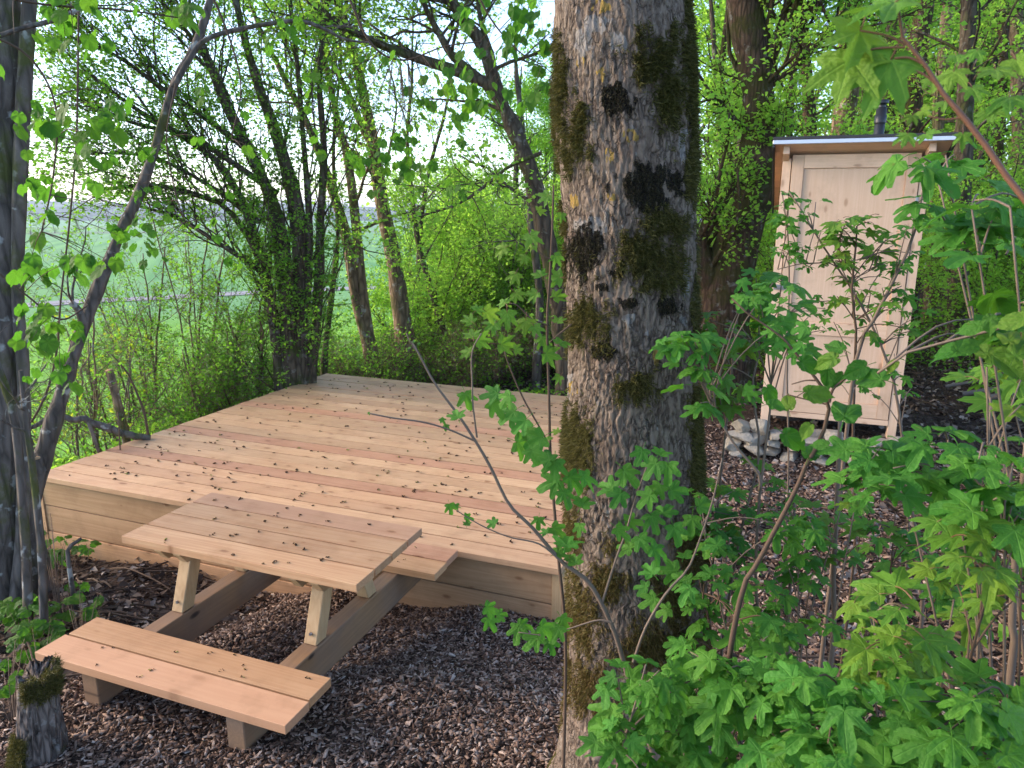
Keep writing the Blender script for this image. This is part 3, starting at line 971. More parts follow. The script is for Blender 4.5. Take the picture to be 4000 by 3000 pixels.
def tree(name, label, cat, stems, bark, leafmat, cfg, group=None, limbs=(), leafname='crown', sides=10):
    """stems: list of (P,R) main stems; limbs: major branches seen in the picture"""
    base = stems[0][0][0]
    T = thing(name, label, cat, (base[0], base[1], g1(base[0], base[1])), group)
    for k, (P, R) in enumerate(stems):
        mb = MB()
        Rn = R * (1 + .08 * rng.normal(size=len(R)))
        add_tubes(mb, P, Rn, sides)
        link('trunk' if k == 0 else 'stem', mb.mesh('trunk', bark, True), T)
    for (P, R) in limbs:
        mb = MB(); add_tubes(mb, P, R, 7)
        link('branch', mb.mesh('branch', bark, True), T)
    src = list(stems) + list(limbs)
    K = 24
    SP = np.stack([np.stack([np.interp(np.linspace(0, 1, K), np.linspace(0, 1, len(P)), P[:, c]) for c in range(3)], -1) for P, R in src])
    SR = np.stack([np.interp(np.linspace(0, 1, K), np.linspace(0, 1, len(R)), R) for P, R in src])
    tw = MB(); lf = MB()
    P1, R1 = grow(SP, SR, cfg['n1'], cfg['L1'], 7, cfg.get('a1', (35, 75)), cfg.get('up', .15), .16, cfg.get('t1', .3), 1, .45, cfg.get('r1', .03), cfg.get('bias'))
    P2, R2 = grow(P1, R1, cfg['n2'], cfg['L2'], 5, (25, 65), cfg.get('up', .15) * .6, .22, .15, 1, .55, .012)
    P3, R3 = grow(P2, R2, cfg['n3'], cfg['L3'], 4, (25, 70), .05, .25, .1, 1, .6, .005)
    add_tubes(tw, P1, R1, 5); add_tubes(tw, P2, R2, 4); add_tubes(tw, P3, np.maximum(R3, cfg.get('rt', .0015)), 3)
    tag(link('twigs', tw.mesh('twigs', bark), T), kind='stuff')
    if leafmat is not None:
        leaves_on(lf, P3, R3, cfg['lf'], cfg['ls'], cfg.get('jit', .03))
        leaves_on(lf, P2, R2, max(1, cfg['lf'] // 2), cfg['ls'], cfg.get('jit', .03))
        tag(link(leafname, lf.mesh('crown', leafmat), T), kind='stuff')
    return T


def stem(pts, d, ext=2.5, nn=26):
    P, R = px_path(pts, d, True, nn)
    return extend_up(P, R, ext) if ext else (P, R)


def limb(pts, d, nn=16):
    return px_path(pts, d, False, nn)


# hawthorn thicket of many dark stems left of the platform
hw = 8.0
tree('hawthorn', 'dark many-stemmed hawthorn with small green leaves standing at the left edge of the platform', 'tree',
     [stem([(628, 838, 34), (622, 700, 33), (612, 560, 36), (585, 430, 30), (540, 330, 26), (500, 250, 22), (450, 130, 18), (400, 20, 13)], hw),
      stem([(655, 835, 30), (648, 600, 29), (640, 450, 32), (618, 360, 28), (590, 270, 26), (560, 190, 22), (530, 90, 18), (505, -20, 14)], hw),
      stem([(605, 832, 26), (590, 680, 24), (560, 540, 20), (520, 430, 16), (470, 350, 14), (400, 300, 11), (300, 240, 8), (180, 150, 6)], hw, 0),
      stem([(672, 830, 24), (688, 640, 22), (692, 480, 18), (700, 330, 14), (690, 180, 12), (700, 40, 9)], hw),
      stem([(640, 836, 22), (662, 640, 18), (668, 480, 14), (655, 300, 12), (640, 120, 10), (625, -10, 8)], hw),
      stem([(618, 836, 18), (575, 600, 16), (500, 460, 13), (420, 420, 11), (330, 400, 9), (210, 410, 6)], hw, 0)],
     BARK_DARK, LF_HAW, dict(n1=23, L1=1.5, n2=6, L2=.6, n3=5, L3=.22, lf=5, ls=.036, rt=.0011, up=.30, t1=.10, r1=.010, jit=.03, a1=(15, 48)),
     limbs=[limb([(545, 330, 16), (450, 260, 13), (350, 190, 10), (250, 120, 8), (150, 80, 5)], hw), limb([(600, 420, 16), (500, 350, 13), (400, 290, 11), (300, 270, 8), (180, 220, 5)], hw),
            limb([(500, 250, 13), (440, 120, 11), (380, 40, 9), (330, -20, 7)], hw), limb([(585, 600, 13), (480, 530, 10), (380, 470, 8), (280, 440, 5)], hw),
            limb([(560, 480, 12), (450, 400, 9), (330, 340, 7), (200, 330, 5)], hw)])

# bushes at the platform's left edge
def bush(name, label, uvd, n, hgt, spread, bark, leafmat, cfg, group=None, cat='bush'):
    b = at(*uvd); b[2] = g1(b[0], b[1]) - .05
    st_ = []
    for k in range(n):
        az = rng.uniform(0, 2 * math.pi); sp = rng.uniform(.1, 1) * spread; hh = hgt * rng.uniform(.6, 1.1)
        o = b + np.array([math.cos(az), math.sin(az), 0]) * sp * .25
        o[2] = g1(o[0], o[1]) - .05
        e = o + np.array([math.cos(az) * sp, math.sin(az) * sp, hh])
        m_ = (o + e) / 2 + np.array([-math.cos(az), -math.sin(az), 0]) * sp * .15 + rng.normal(size=3) * .05
        r0 = cfg.get('r0', .014) * rng.uniform(.6, 1.3)
        P, R = smooth_path([o, m_, e], [r0, r0 * .75, r0 * .35], 14)
        P[1:-1] += rng.normal(size=P[1:-1].shape) * .012
        st_.append((P, R))
    return tree(name, label, cat, st_, bark, leafmat, cfg, group, leafname='foliage', sides=6)


bc = dict(n1=11, L1=.75, n2=6, L2=.35, n3=4, L3=.16, lf=6, ls=.032, up=.1, t1=.15, r1=.007, jit=.02)
bush('bush', 'tangled green bush between the fallen branch and the hawthorn', (470, 800, 8.1), 9, 1.3, .55, BARK_TAN, LF_HAW, dict(bc, lf=3))
bush('bush', 'loose bush with brown twigs just left of the hawthorn stems', (545, 790, 8.3), 9, 1.9, .6, BARK_TAN, LF_HAW, dict(bc, lf=3))
bush('bush', 'yellowish bush with bare brown twigs at the field edge behind the leaning post', (390, 760, 9.4), 9, 1.8, 1.0, BARK_TAN, LF_BRIGHT, dict(bc, lf=2, ls=.036, L1=1.0, n1=8, n2=5))
bush('bush', 'thin bush with tiny yellow leaves in front of the green field', (215, 790, 8.4), 8, 1.6, .8, TWIGP, LF_YEL, dict(bc, lf=1, ls=.055, L1=.9, n1=6, n2=4, n3=2))
tw_ = dict(bc, lf=1, ls=.038, L1=1.1, n1=9, n2=5, n3=3, up=.12)
bush('bush', 'airy shrub of bare tan twigs between the two lindens and the field', (150, 800, 7.6), 9, 2.0, .9, BARK_TAN, LF_HAW, tw_)
bush('bush', 'airy shrub of thin brown twigs before the field, right behind the leaning linden', (300, 800, 8.8), 10, 2.4, 1.0, BARK_TAN, LF_HAW, dict(tw_, lf=2))
bush('bush', 'tall thin twiggy shrub reaching up left of the hawthorn branches', (420, 800, 9.0), 9, 3.0, 1.0, BARK_TAN, LF_HAW, dict(tw_, lf=2))
bush('bush', 'low green bush left of the leaning post', (150, 905, 6.9), 7, .45, .6, TWIG, LF_BRIGHT, dict(bc, lf=4, ls=.045, L1=.4, n1=8))
bush('bush', 'low leafy bush behind the fallen branch at the platform edge', (340, 850, 7.6), 8, .55, .6, TWIG, LF_BRIGHT, dict(bc, lf=4, ls=.045, L1=.4, n1=8))
bush('bush', 'small leafy bush near the left rim of the platform', (215, 925, 6.7), 7, .4, .45, TWIG, LF_BRIGHT, dict(bc, lf=4, ls=.04, L1=.35, n1=8))

# tall trees right of the hawthorn
cfgT = dict(n1=14, L1=1.7, n2=7, L2=.7, n3=5, L3=.3, lf=5, ls=.05, up=.15, t1=.35, r1=.022, jit=.05)
cfgS = dict(n1=11, L1=1.3, n2=6, L2=.5, n3=4, L3=.25, lf=5, ls=.045, up=.15, t1=.3, r1=.014, jit=.05)
tree('ash_tree', 'slim tree with twin tan stems rising behind the far left corner of the platform', 'tree',
     [stem([(808, 812, 30), (792, 740, 24), (768, 640, 24), (757, 560, 24), (740, 480, 24), (700, 360, 18), (665, 270, 15), (610, 160, 12), (560, 60, 9)], 9.6),
      stem([(812, 812, 26), (785, 640, 20), (772, 520, 22), (762, 420, 20), (748, 330, 17), (725, 240, 14), (700, 120, 12), (680, 0, 9)], 9.6)],
     BARK_TAN, LF_HAW, cfgT)
tree('ash_tree', 'straight grey-tan tree that forks high up behind the platform', 'tree',
     [stem([(885, 800, 44), (870, 700, 38), (850, 560, 34), (825, 440, 30), (812, 350, 28), (800, 280, 24), (780, 180, 22), (750, 70, 18), (725, -20, 14)], 10.0),
      limb([(812, 330, 18), (780, 270, 15), (752, 200, 13), (715, 130, 11), (690, 60, 9), (650, -30, 7)], 10.0)],
     BARK_TAN, LF_BRIGHT, dict(cfgT, lf=4))
for k, (pp_, d_, lb) in enumerate([
        ([(985, 795, 15), (960, 720, 15), (935, 640, 13), (905, 530, 12), (890, 420, 10), (880, 300, 8), (890, 180, 6)], 10.5, 'thin dark tree just right of the straight forked tree, leaning left'),
        ([(955, 790, 14), (915, 640, 13), (905, 560, 11), (920, 400, 9), (960, 250, 7)], 11.5, 'thin dark tree curving right behind the platform'),
        ([(700, 800, 14), (715, 650, 12), (730, 500, 10), (720, 330, 8), (735, 150, 6)], 9.0, 'thin dark stem between the hawthorn and the twin-stemmed tree'),
        ([(1160, 790, 20), (1166, 650, 18), (1150, 500, 16), (1140, 380, 13), (1120, 200, 11)], 9.5, 'slender pale grey trunk close beside the left of the thick mossy trunk')]):
    tree('young_tree', lb, 'tree', [stem(pp_, d_, 1.5)], BARK_GREY if k == 3 else BARK_DARK, LF_BRIGHT, dict(cfgS, n1=10))

tree('leaning_tree', 'dark lichen-spotted tree leaning left with long bare forked branches beside the thick trunk', 'tree',
     [stem([(1225, 800, 46), (1205, 640, 43), (1180, 520, 41), (1155, 400, 39), (1130, 330, 37), (1100, 255, 34), (1070, 190, 32), (1050, 110, 30), (1005, 45, 26), (955, -20, 22)], 8.0)],
     BARK_DARK, LF_BRIGHT, dict(cfgT, n1=11, L1=1.9, lf=4),
     limbs=[limb([(1075, 190, 27), (1040, 175, 26), (970, 148, 24), (890, 122, 20), (810, 92, 17), (740, 55, 13), (680, 10, 10)], 8.0),
            limb([(1060, 190, 22), (1010, 150, 20), (975, 118, 18), (950, 75, 15), (925, 30, 12), (900, -30, 9)], 8.0),
            limb([(1170, 330, 9), (1100, 360, 8), (1050, 400, 7), (990, 440, 6), (900, 470, 4)], 7.8),
            limb([(1060, 110, 12), (1040, 50, 11), (1030, -20, 9)], 8.0)])

tree('mossy_tree', 'stout mossy tree with a broken reddish stub, between the thick trunk and the outhouse', 'tree',
     [stem([(1560, 790, 140), (1560, 690, 118), (1572, 600, 108), (1600, 500, 92), (1632, 420, 84), (1640, 330, 76), (1640, 240, 70), (1632, 150, 70), (1615, 60, 74), (1600, -40, 60)], 8.4)],
     BARK_MOSS, LF_BRIGHT, dict(cfgT, n1=12, L1=2.0, lf=7, ls=.05, r1=.03, jit=.035),
     limbs=[limb([(1560, 660, 60), (1530, 590, 54), (1508, 540, 48), (1498, 510, 40)], 8.3),
            limb([(1642, 165, 36), (1668, 110, 32), (1690, 60, 28), (1712, -20, 24)], 8.4),
            limb([(1645, 190, 22), (1700, 160, 18), (1760, 100, 16), (1830, 20, 12)], 8.4),
            limb([(1640, 480, 16), (1665, 440, 13), (1700, 400, 9)], 8.4)], sides=14)

bgt = [([(1700, 640, 18), (1702, 400, 17), (1710, 200, 15), (1722, 0, 13)], 11, 'slim grey trunk immediately right of the stout mossy tree'),
       ([(1752, 640, 30), (1755, 400, 28), (1745, 200, 26), (1730, 0, 22)], 13, 'dark trunk just left of the outhouse roof'),
       ([(1800, 640, 44), (1815, 300, 42), (1838, 180, 38), (1825, 60, 34), (1830, -20, 30)], 14, 'broad leaning trunk rising behind the outhouse roof'),
       ([(1900, 640, 34), (1912, 300, 34), (1925, 120, 32), (1940, -20, 30)], 16, 'tan trunk behind the vent pipe'),
       ([(1960, 640, 50), (1965, 300, 48), (1975, 150, 46), (2000, 0, 40)], 13, 'wide dark trunk right of the vent pipe'),
       ([(2010, 660, 28), (2020, 500, 28), (2025, 300, 26), (2040, 100, 24), (2050, -20, 22)], 12.5, 'trunk close along the right side of the outhouse'),
       ([(2063, 700, 36), (2070, 600, 36), (2078, 450, 36), (2082, 300, 36), (2088, 150, 34), (2094, -20, 32)], 10.5, 'straight mossy trunk standing free right of the outhouse'),
       ([(2140, 650, 22), (2150, 400, 22), (2165, 200, 20), (2170, 0, 18)], 16, 'slim dark trunk near the right border behind the maple branch'),
       ([(2200, 660, 30), (2205, 400, 30), (2200, 200, 28), (2195, -10, 26)], 14, 'dark trunk at the right border of the wood'),
       ([(1548, 640, 12), (1560, 450, 12), (1552, 250, 11), (1540, 60, 10)], 12, 'thin crooked stem right beside the thick trunk'),
       ([(1600, 640, 16), (1582, 400, 15), (1570, 300, 14), (1560, 150, 12), (1575, 0, 10)], 12, 'thin reddish trunk left of the stout mossy tree'),
       ([(1870, 640, 26), (1868, 300, 24), (1862, 150, 22), (1850, 0, 20)], 18, 'grey trunk far behind the outhouse')]
for k, (pp_, d_, lb) in enumerate(bgt):
    tree('forest_tree', lb, 'tree', [stem(pp_, d_, 3)], (BARK_DARK, BARK_MOSS, BARK_TAN)[k % 3], LF_BRIGHT, dict(n1=14, L1=2.0, n2=6, L2=.8, n3=4, L3=.35, lf=9, ls=.058, up=.1, t1=.12, r1=.02, jit=.06), group='trunks of the wood behind the outhouse')

# prototypes for the far wood
def proto(seed, hgt, leafmat, low=.12, ls=.10):
    P, R = smooth_path([[0, 0, -.2], [.15, .1, hgt * .3], [-.1, .1, hgt * .6], [.1, 0, hgt]], [.16, .13, .09, .02], 20)
    SP, SR = P[None], R[None]
    P1, R1 = grow(SP, SR, 26, 2.6, 7, (45, 85), .12, .15, low, 1, .4, .04)
    P2, R2 = grow(P1, R1, 8, 1.1, 5, (25, 65), .1, .2, .15, 1, .5, .015)
    P3, R3 = grow(P2, R2, 3, .45, 3, (25, 70), .05, .25, .1, 1, .6, .006)
    mt = MB(); add_tubes(mt, P, R, 9)
    mw = MB(); add_tubes(mw, P1, R1, 4); add_tubes(mw, P2, R2, 3)
    ml = MB(); leaves_on(ml, P3, R3, 10, ls, .14); leaves_on(ml, P2, R2, 8, ls, .16)
    return mt.mesh('trunk', BARK_DARK, True), mw.mesh('branches', BARK_DARK), ml.mesh('crown', leafmat)


PR = [proto(1, 9, LF_BRIGHT), proto(2, 11, LF_BRIGHT, .1), proto(3, 8, LF_HAW, .08)]
def plant_far(x, y, k, s, label, group):
    T = thing('forest_tree', label, 'tree', (x, y, g1(x, y)), group)
    rz_ = random.uniform(0, 6.28)
    T.rotation_euler = (random.uniform(-.07, .07), random.uniform(-.05, .05), rz_); T.scale = (s, s, s)
    mt, mw, ml = PR[k]
    for nme, me_, kd in (('trunk', mt, None), ('branches', mw, 'stuff'), ('crown', ml, 'stuff')):
        link(nme, me_, T, loc=(0, 0, 0), kind=kd)
    return T


cnt = 0
for k in range(260):
    u_ = random.uniform(1180, 2700); d_ = random.uniform(15, 42)
    p = at(u_, 500, d_)
    if p[0] < -4 + d_ * .04: continue
    if cnt >= 36: break
    plant_far(p[0], p[1], random.randrange(3), random.uniform(.8, 1.25), 'distant slim tree with pale spring leaves in the wood behind the outhouse', 'far trees of the wood'); cnt += 1
for k in range(17):
    u_ = 860 + k * 24 + random.uniform(-10, 10); d_ = random.uniform(15, 26)
    p = at(u_, 500, d_)
    plant_far(p[0], p[1], random.choice((0, 2)), random.uniform(.42, .62), 'low pale green tree beyond the far edge of the platform', 'low trees beyond the platform')

for k in range(16):
    u_ = -60 + k * 38 + random.uniform(-14, 14); d_ = random.uniform(330, 430)
    p = at(u_, 500, d_)
    T = plant_far(p[0], p[1], random.choice((0, 2)), random.uniform(.55, .95), 'tiny hazy tree in the row at the far end of the green fields', 'distant trees at the end of the fields')
    T.scale = (1.5, 1.5, .8); T.location.z -= 1.0
# green thicket behind the platform
tb = dict(n1=12, L1=.9, n2=6, L2=.45, n3=4, L3=.2, lf=9, ls=.045, up=.08, t1=.1, r1=.007, jit=.05)
for k, (u_, v_, d_, n_, h_, lb) in enumerate([
        (930, 760, 11.5, 12, 2.2, 'dense bright green bush behind the platform, left of the maple shoots'),
        (1010, 760, 12.5, 13, 2.6, 'dense bright green bush filling the gap behind the maple shoots'),
        (1090, 760, 12.0, 13, 2.5, 'dense bright green bush just left of the slender pale trunk'),
        (1180, 760, 13.0, 12, 2.7, 'green bush half hidden by the thick mossy trunk'),
        (850, 790, 10.4, 7, .9, 'brambly bush at the foot of the straight forked tree'),
        (740, 800, 9.4, 8, 1.1, 'brambly bush between the hawthorn and the twin-stemmed tree'),
        (1640, 700, 9.8, 12, 2.2, 'fresh green bush behind the stout mossy tree, left of the outhouse'),
        (1560, 720, 12, 10, 1.8, 'fresh green bush seen through the fork of the stout mossy tree'),
        (2120, 660, 12, 12, 2.4, 'fresh green bush in the wood right of the outhouse'),
        (2200, 680, 10, 10, 2.2, 'fresh green bush at the right border of the wood')]):
    bush('bush', lb, (u_, v_, d_), n_, h_, 1.2, BARK_DARK, (LF_BRIGHT if k not in (4, 5) else LF_HAW), dict(tb, lf=1 if k in (4, 5) else 5))
ORD = 'first second third fourth fifth sixth seventh eighth ninth tenth eleventh'.split()
for k in range(11):
    u_ = 690 + k * 52 + random.uniform(-12, 12)
    bush('bramble', 'dark dry brambly shrub at the far edge of the platform, %s from its left corner' % ORD[k], (u_, 800, random.uniform(9.2, 10.8)), 9, .75, .6, BARK_TAN, LF_HAW, dict(tb, lf=1, ls=.035, L1=.5, n1=8), group='brambles along the far edge of the platform')

# ------------------------------------------------------------------ lindens at the left border
stubm = flat_mat('cut_wood', (.42, .27, .15), .8, .1)
lin = tree('linden_tree', 'grey linden trunk standing at the left border of the picture', 'tree',
     [stem([(4, 1500, 84), (5, 1100, 74), (5, 700, 74), (7, 350, 72), (9, 0, 68)], 4.7, 4), stem([(50, 1480, 28), (50, 1100, 26), (50, 800, 24), (38, 640, 26), (45, 350, 30), (58, 100, 28), (66, -30, 26)], 4.6, 3)],
     BARK_GREY, None, dict(n1=2, L1=.8, n2=2, L2=.4, n3=2, L3=.15, lf=0, ls=.05, t1=.75),
     limbs=[limb([(-10, 80, 10), (50, 60, 10), (110, 45, 11), (170, 20, 9), (215, -10, 8)], 4.0),
            limb([(60, 1500, 22), (60, 1300, 20), (50, 1100, 19), (30, 900, 17), (-10, 780, 16)], 4.2),
            limb([(95, 1345, 18), (90, 1200, 17), (75, 1050, 15), (55, 900, 12), (45, 800, 9)], 3.9)], sides=16)
lean = tree('leaning_linden', 'slender grey linden leaning right across the left of the picture with a sawn stub', 'tree',
     [stem([(62, 1120, 46), (66, 1075, 42), (92, 990, 37), (125, 880, 33), (155, 780, 30), (185, 690, 28), (225, 590, 25), (262, 500, 24), (300, 420, 22), (335, 320, 19), (358, 240, 17), (384, 165, 17), (420, 105, 18), (440, 50, 16), (462, -30, 15)], 4.95, 4, 46)],
     BARK_GREY, None, dict(n1=2, L1=.7, n2=3, L2=.4, n3=2, L3=.15, lf=0, ls=.05, t1=.7),
     limbs=[limb([(374, 190, 14), (408, 130, 12), (445, 85, 11), (530, 60, 10), (640, 45, 9), (700, 62, 8), (745, 85, 6), (800, 92, 4)], 4.8, 22),
            limb([(180, 700, 17), (168, 668, 15), (152, 652, 13)], 4.9, 6), limb([(88, 1020, 24), (78, 998, 22), (76, 990, 21)], 4.7, 4)], sides=14)
mb = MB(); p = at(76, 988, 4.69); q0 = at(76.5, 986.5, 4.69)
pp2, rr2 = px_path([(76.6, 991, 19), (76, 988.6, 19)], 4.68, False, 3)
add_tubes(mb, pp2, rr2 * 1.0, 12)
link('sawn_end', mb.mesh('sawn_end', stubm), lean)
# hanging rope-like vine
mb = MB(); P, R = px_path([(170, 20, 4), (165, 300, 4), (150, 480, 4), (132, 640, 4), (122, 760, 4.5), (100, 850, 5), (68, 912, 5)], 4.3, False, 30)
add_tubes(mb, P, R, 6)
tag(link('vine', mb.mesh('vine', TWIG, True)), 'thin bare vine hanging in a curve in front of the leaning linden', 'vine')

# leaning fence post, fallen branch
P, R = px_path([(268, 915, 17), (254, 870, 17), (236, 800, 16)], 6.9, True, 6)
mb = MB(); add_tubes(mb, P, R, 14)
pst = thing('fence_post', 'round wooden post leaning left at the field edge beyond the platform', 'post', P[0])
link('shaft', mb.mesh('shaft', BARK_TAN, True), pst)
mb = MB(); add_tubes(mb, np.array([P[-1] - (P[-1] - P[-2]) * .01, P[-1] + nrm(P[-1] - P[-2]) * .004]), [R[-1] * .97, R[-1] * .95], 14)
link('post_top', mb.mesh('post_top', stubm), pst)
mb = MB(); P, R = px_path([(60, 925, 9), (130, 905, 12), (190, 910, 15), (232, 925, 17), (275, 938, 16), (325, 945, 13)], 6.4, False, 26)
P[:, 2] += rng.normal(size=len(P)) * .006
add_tubes(mb, P, R, 9)
P_, R_ = px_path([(190, 910, 8), (205, 950, 8), (215, 980, 7), (228, 1000, 7)], 6.3, False, 8)
add_tubes(mb, P_, R_, 7)
tag(link('fallen_branch', mb.mesh('fallen_branch', BARK_GREY, True)), 'fallen grey branch lying along the left edge of the platform', 'branch')
mb = MB(); P, R = px_path([(262, 1000, 3), (258, 940, 3), (255, 890, 2.5)], 6.2, True, 8); add_tubes(mb, P, R, 6)
P, R = px_path([(318, 925, 6), (300, 860, 5), (275, 805, 4), (240, 765, 3)], 6.6, True, 16); add_tubes(mb, P, R, 6)
tag(link('bare_sapling', mb.mesh('bare_sapling', TWIG, True)), 'bare curved stems poking up between post and platform rim', 'sapling')

# ------------------------------------------------------------------ stump in the lower left
P0 = at(98, 1700, 2.95)
sb = np.array([P0[0], P0[1], g1(P0[0], P0[1]) - .05])
top = at(80, 1452, 2.95)
stump = thing('tree_stump', 'short weathered broken stump with moss beside the front bench', 'stump', sb)
n_a, n_z = 90, 60
thh = np.linspace(0, 2 * math.pi, n_a, endpoint=False)
zh = np.linspace(0, 1, n_z)
TT, ZZ = np.meshgrid(thh, zh)
hgt = top[2] - sb[2]
rimh = 1 + .10 * (vnoise(np.stack([np.cos(TT) * 2.2 + 5, np.sin(TT) * 2.2, TT * 0], -1)) - .5) * 2 + .03 * (vnoise(np.stack([np.cos(TT) * 9, np.sin(TT) * 9, TT * 0], -1)) - .5) * 2
rs = .064 + .040 * (1 - ZZ) ** 2.2
cr = fbm(np.stack([np.cos(TT) * 8, np.sin(TT) * 8, ZZ * 3], -1), 4)
rs = rs * (1 + .22 * (cr - .5) * 2 * .6 - .12 * (np.abs(fbm(np.stack([np.cos(TT) * 4, np.sin(TT) * 4, ZZ * 1.2], -1), 2) - .5) < .025))
axx = sb[:2][None, None] + (top[:2] - sb[:2])[None, None] * ZZ[..., None]
SV = np.stack([axx[..., 0] + rs * np.cos(TT), axx[..., 1] + rs * np.sin(TT), sb[2] + ZZ * hgt * rimh], -1)
ids = np.arange(n_a * n_z).reshape(n_z, n_a)
q = np.stack([ids[:-1], np.roll(ids, -1, 1)[:-1], np.roll(ids, -1, 1)[1:], ids[1:]], -1).reshape(-1, 4)
rim = SV[-1]; cpt = rim.mean(0) - np.array([0, 0, .03])
VV = np.vstack([SV.reshape(-1, 3), rim * .5 + cpt * .5 - np.array([0, 0, .012]) + rng.normal(size=rim.shape) * .004, cpt[None]])
r2 = n_a * n_z + np.arange(n_a)
q2 = np.stack([ids[-1], np.roll(ids[-1], -1), np.roll(r2, -1), r2], -1)
t2 = np.stack([r2, np.roll(r2, -1), np.full(n_a, n_a * n_z + n_a)], -1)
STUMPM = bark_mat('stump_bark', (.035, .028, .025), (.19, .155, .135), 2.6, (.05, .05, .02), .2, .2)
link('trunk', make_mesh('trunk', VV, [(q, 0), (q2, 0), (t2, 0)], [STUMPM], True), stump)


def moss_on(name, P, N, n, ln, mat, parent, w=.0012):
    pk = rng.integers(0, len(P), n)
    b = P[pk] + rng.normal(size=(n, 3)) * .006
    d = nrm(N[pk] + rng.normal(size=(n, 3)) * .7)
    sd = nrm(np.cross(d, rng.normal(size=(n, 3))))
    L_ = ln * rng.uniform(.4, 1.3, (n, 1))
    V = np.stack([b - sd * w, b + sd * w, b + d * L_ * .6 + sd * w, b + d * L_], 1).reshape(-1, 3)
    me = make_mesh(name, V, [((np.arange(n) * 4)[:, None] + np.array([[0, 1, 2, 3]]), 0)], [mat])
    return tag(link(name, me, parent), kind='stuff')


outn = np.stack([np.cos(TT), np.sin(TT), TT * 0 + .5], -1)
camd = nrm(np.array([0, 0]) - sb[:2])
m1 = (ZZ > .80) & ((np.cos(TT) * .9 + np.sin(TT) * -.1) > .25)
moss_on('moss', np.vstack([SV[m1], VV[r2][np.cos(thh) > .2]]), np.vstack([outn[m1], np.tile([[0, 0, 1.]], (int((np.cos(thh) > .2).sum()), 1))]), 6000, .018, MOSSM, stump)
m2 = (ZZ < .42) & ((np.cos(TT) * camd[0] + np.sin(TT) * camd[1]) > -.2) & ((np.cos(TT) * -.9 + np.sin(TT) * -.4) > .1)
moss_on('moss', SV[m2], outn[m2], 9000, .016, MOSSM, stump)

# ------------------------------------------------------------------ foreground leaves
OUT = {
    'norway_maple': [(0, 1.0), (7, .80), (12, .80), (15, .63), (22, .50), (30, .62), (38, .90), (43, .97), (47, .80), (54, .76), (56, .60), (64, .46), (76, .50), (90, .68), (96, .54), (106, .50), (112, .38), (138, .28), (160, .18), (180, .05)],
    'field_maple': [(0, 1.0), (9, .98), (16, .86), (19, .68), (26, .50), (32, .56), (40, .78), (48, .88), (57, .84), (62, .66), (72, .44), (84, .50), (98, .58), (110, .50), (124, .34), (146, .24), (165, .14), (180, .04)],
    'linden': [(0, 1.0), (7, .86), (18, .82), (32, .80), (50, .76), (70, .66), (90, .56), (110, .48), (132, .44), (152, .38), (168, .24), (180, .10)],
    'hazel': [(0, 1.18), (6, 1.0), (14, .94), (26, .84), (38, .72), (54, .58), (72, .46), (92, .38), (116, .32), (145, .26), (165, .16), (180, .06)],
}
VEINS = {'norway_maple': (0, 43, 92), 'field_maple': (0, 46, 98), 'linden': (0, 38, 75), 'hazel': (0, 28, 50)}
LM = {
    'norway_maple': leaf_mat('leaf_norway_maple', (.088, .22, .026), (.17, .385, .032), .35, (.17, .24, .02), .45, True, VEINS['norway_maple'], .38),
    'field_maple': leaf_mat('leaf_field_maple', (.054, .195, .024), (.11, .37, .032), .5, (.12, .26, .02), .35, True, VEINS['field_maple'], .34),
    'linden': leaf_mat('leaf_linden', (.042, .135, .018), (.10, .30, .022), .5, (.14, .28, .02), .4, True, VEINS['linden'], .5),
    'hazel': leaf_mat('leaf_hazel', (.035, .135, .014), (.08, .29, .015), .5, (.22, .27, .03), .35, True, VEINS['hazel'], .35),
}
LEAFM = {}
for kind, out in OUT.items():
    for var in range(7):
        rv = np.random.default_rng(50 + var)
        angs = np.array([o[0] for o in out], float); rads = np.array([o[1] for o in out])
        if kind in ('linden', 'hazel'):
            aa = np.linspace(0, 180, 26); ra = np.interp(aa, angs, rads); ra[1:-1:2] *= .965
        elif kind == 'norway_maple':
            aa, ra = angs, rads
        else:
            aa, ra = angs, rads
        aR = np.concatenate([aa, -aa[-2:0:-1]]); rR = np.concatenate([ra, ra[-2:0:-1] * rv.uniform(.93, 1.05, len(ra) - 2)])
        n_ = len(aR)
        pts = [(0, 0)]
        for fr in (.5, 1.0):
            pts += [(fr * r * math.cos(math.radians(g)), fr * r * math.sin(math.radians(g))) for g, r in zip(aR, rR)]
        pts = np.array(pts)
        dr, fo, wa = ((.25, .16, .05), (.10, .25, .06), (.42, .10, .08), (.18, .36, .05), (.55, .22, .10), (.05, .14, .09), (.30, .45, .07))[var]
        pts[:, 1] *= rv.uniform(.82, 1.06); pts[:, 1] += rv.uniform(-.10, .10) * pts[:, 0] ** 2
        x, y = pts[:, 0], pts[:, 1]
        rr_ = np.hypot(x, y)
        z = -dr * np.clip(x, 0, 2) ** 2 - .25 * dr * np.clip(-x, 0, 1) + fo * np.abs(y) - .35 * y ** 2 * (1 + dr) + wa * np.sin(np.arctan2(y, x) * 6 + var) * rr_
        z[0] = 0
        Vl = np.stack([x + .55, y, z], -1)
        tri = [(0, 1 + i, 1 + (i + 1) % n_) for i in range(n_)]
        qd = [(1 + i, 1 + n_ + i, 1 + n_ + (i + 1) % n_, 1 + (i + 1) % n_) for i in range(n_)]
        mb = MB()
        mb.add(Vl, np.array(tri), 0)
        mb.Fc.append((np.array(qd), 0))
        pt = np.array([[0, 0, 0], [.2, 0, .07], [.4, 0, .06], [.56, 0, .0]])
        add_tubes(mb, pt, np.array([.022, .016, .014, .014]), 4, 1)
        LEAFM[(kind, var)] = mb.mesh('leaf_' + kind, [LM[kind], TWIGR if kind == 'norway_maple' else LM[kind]], True)


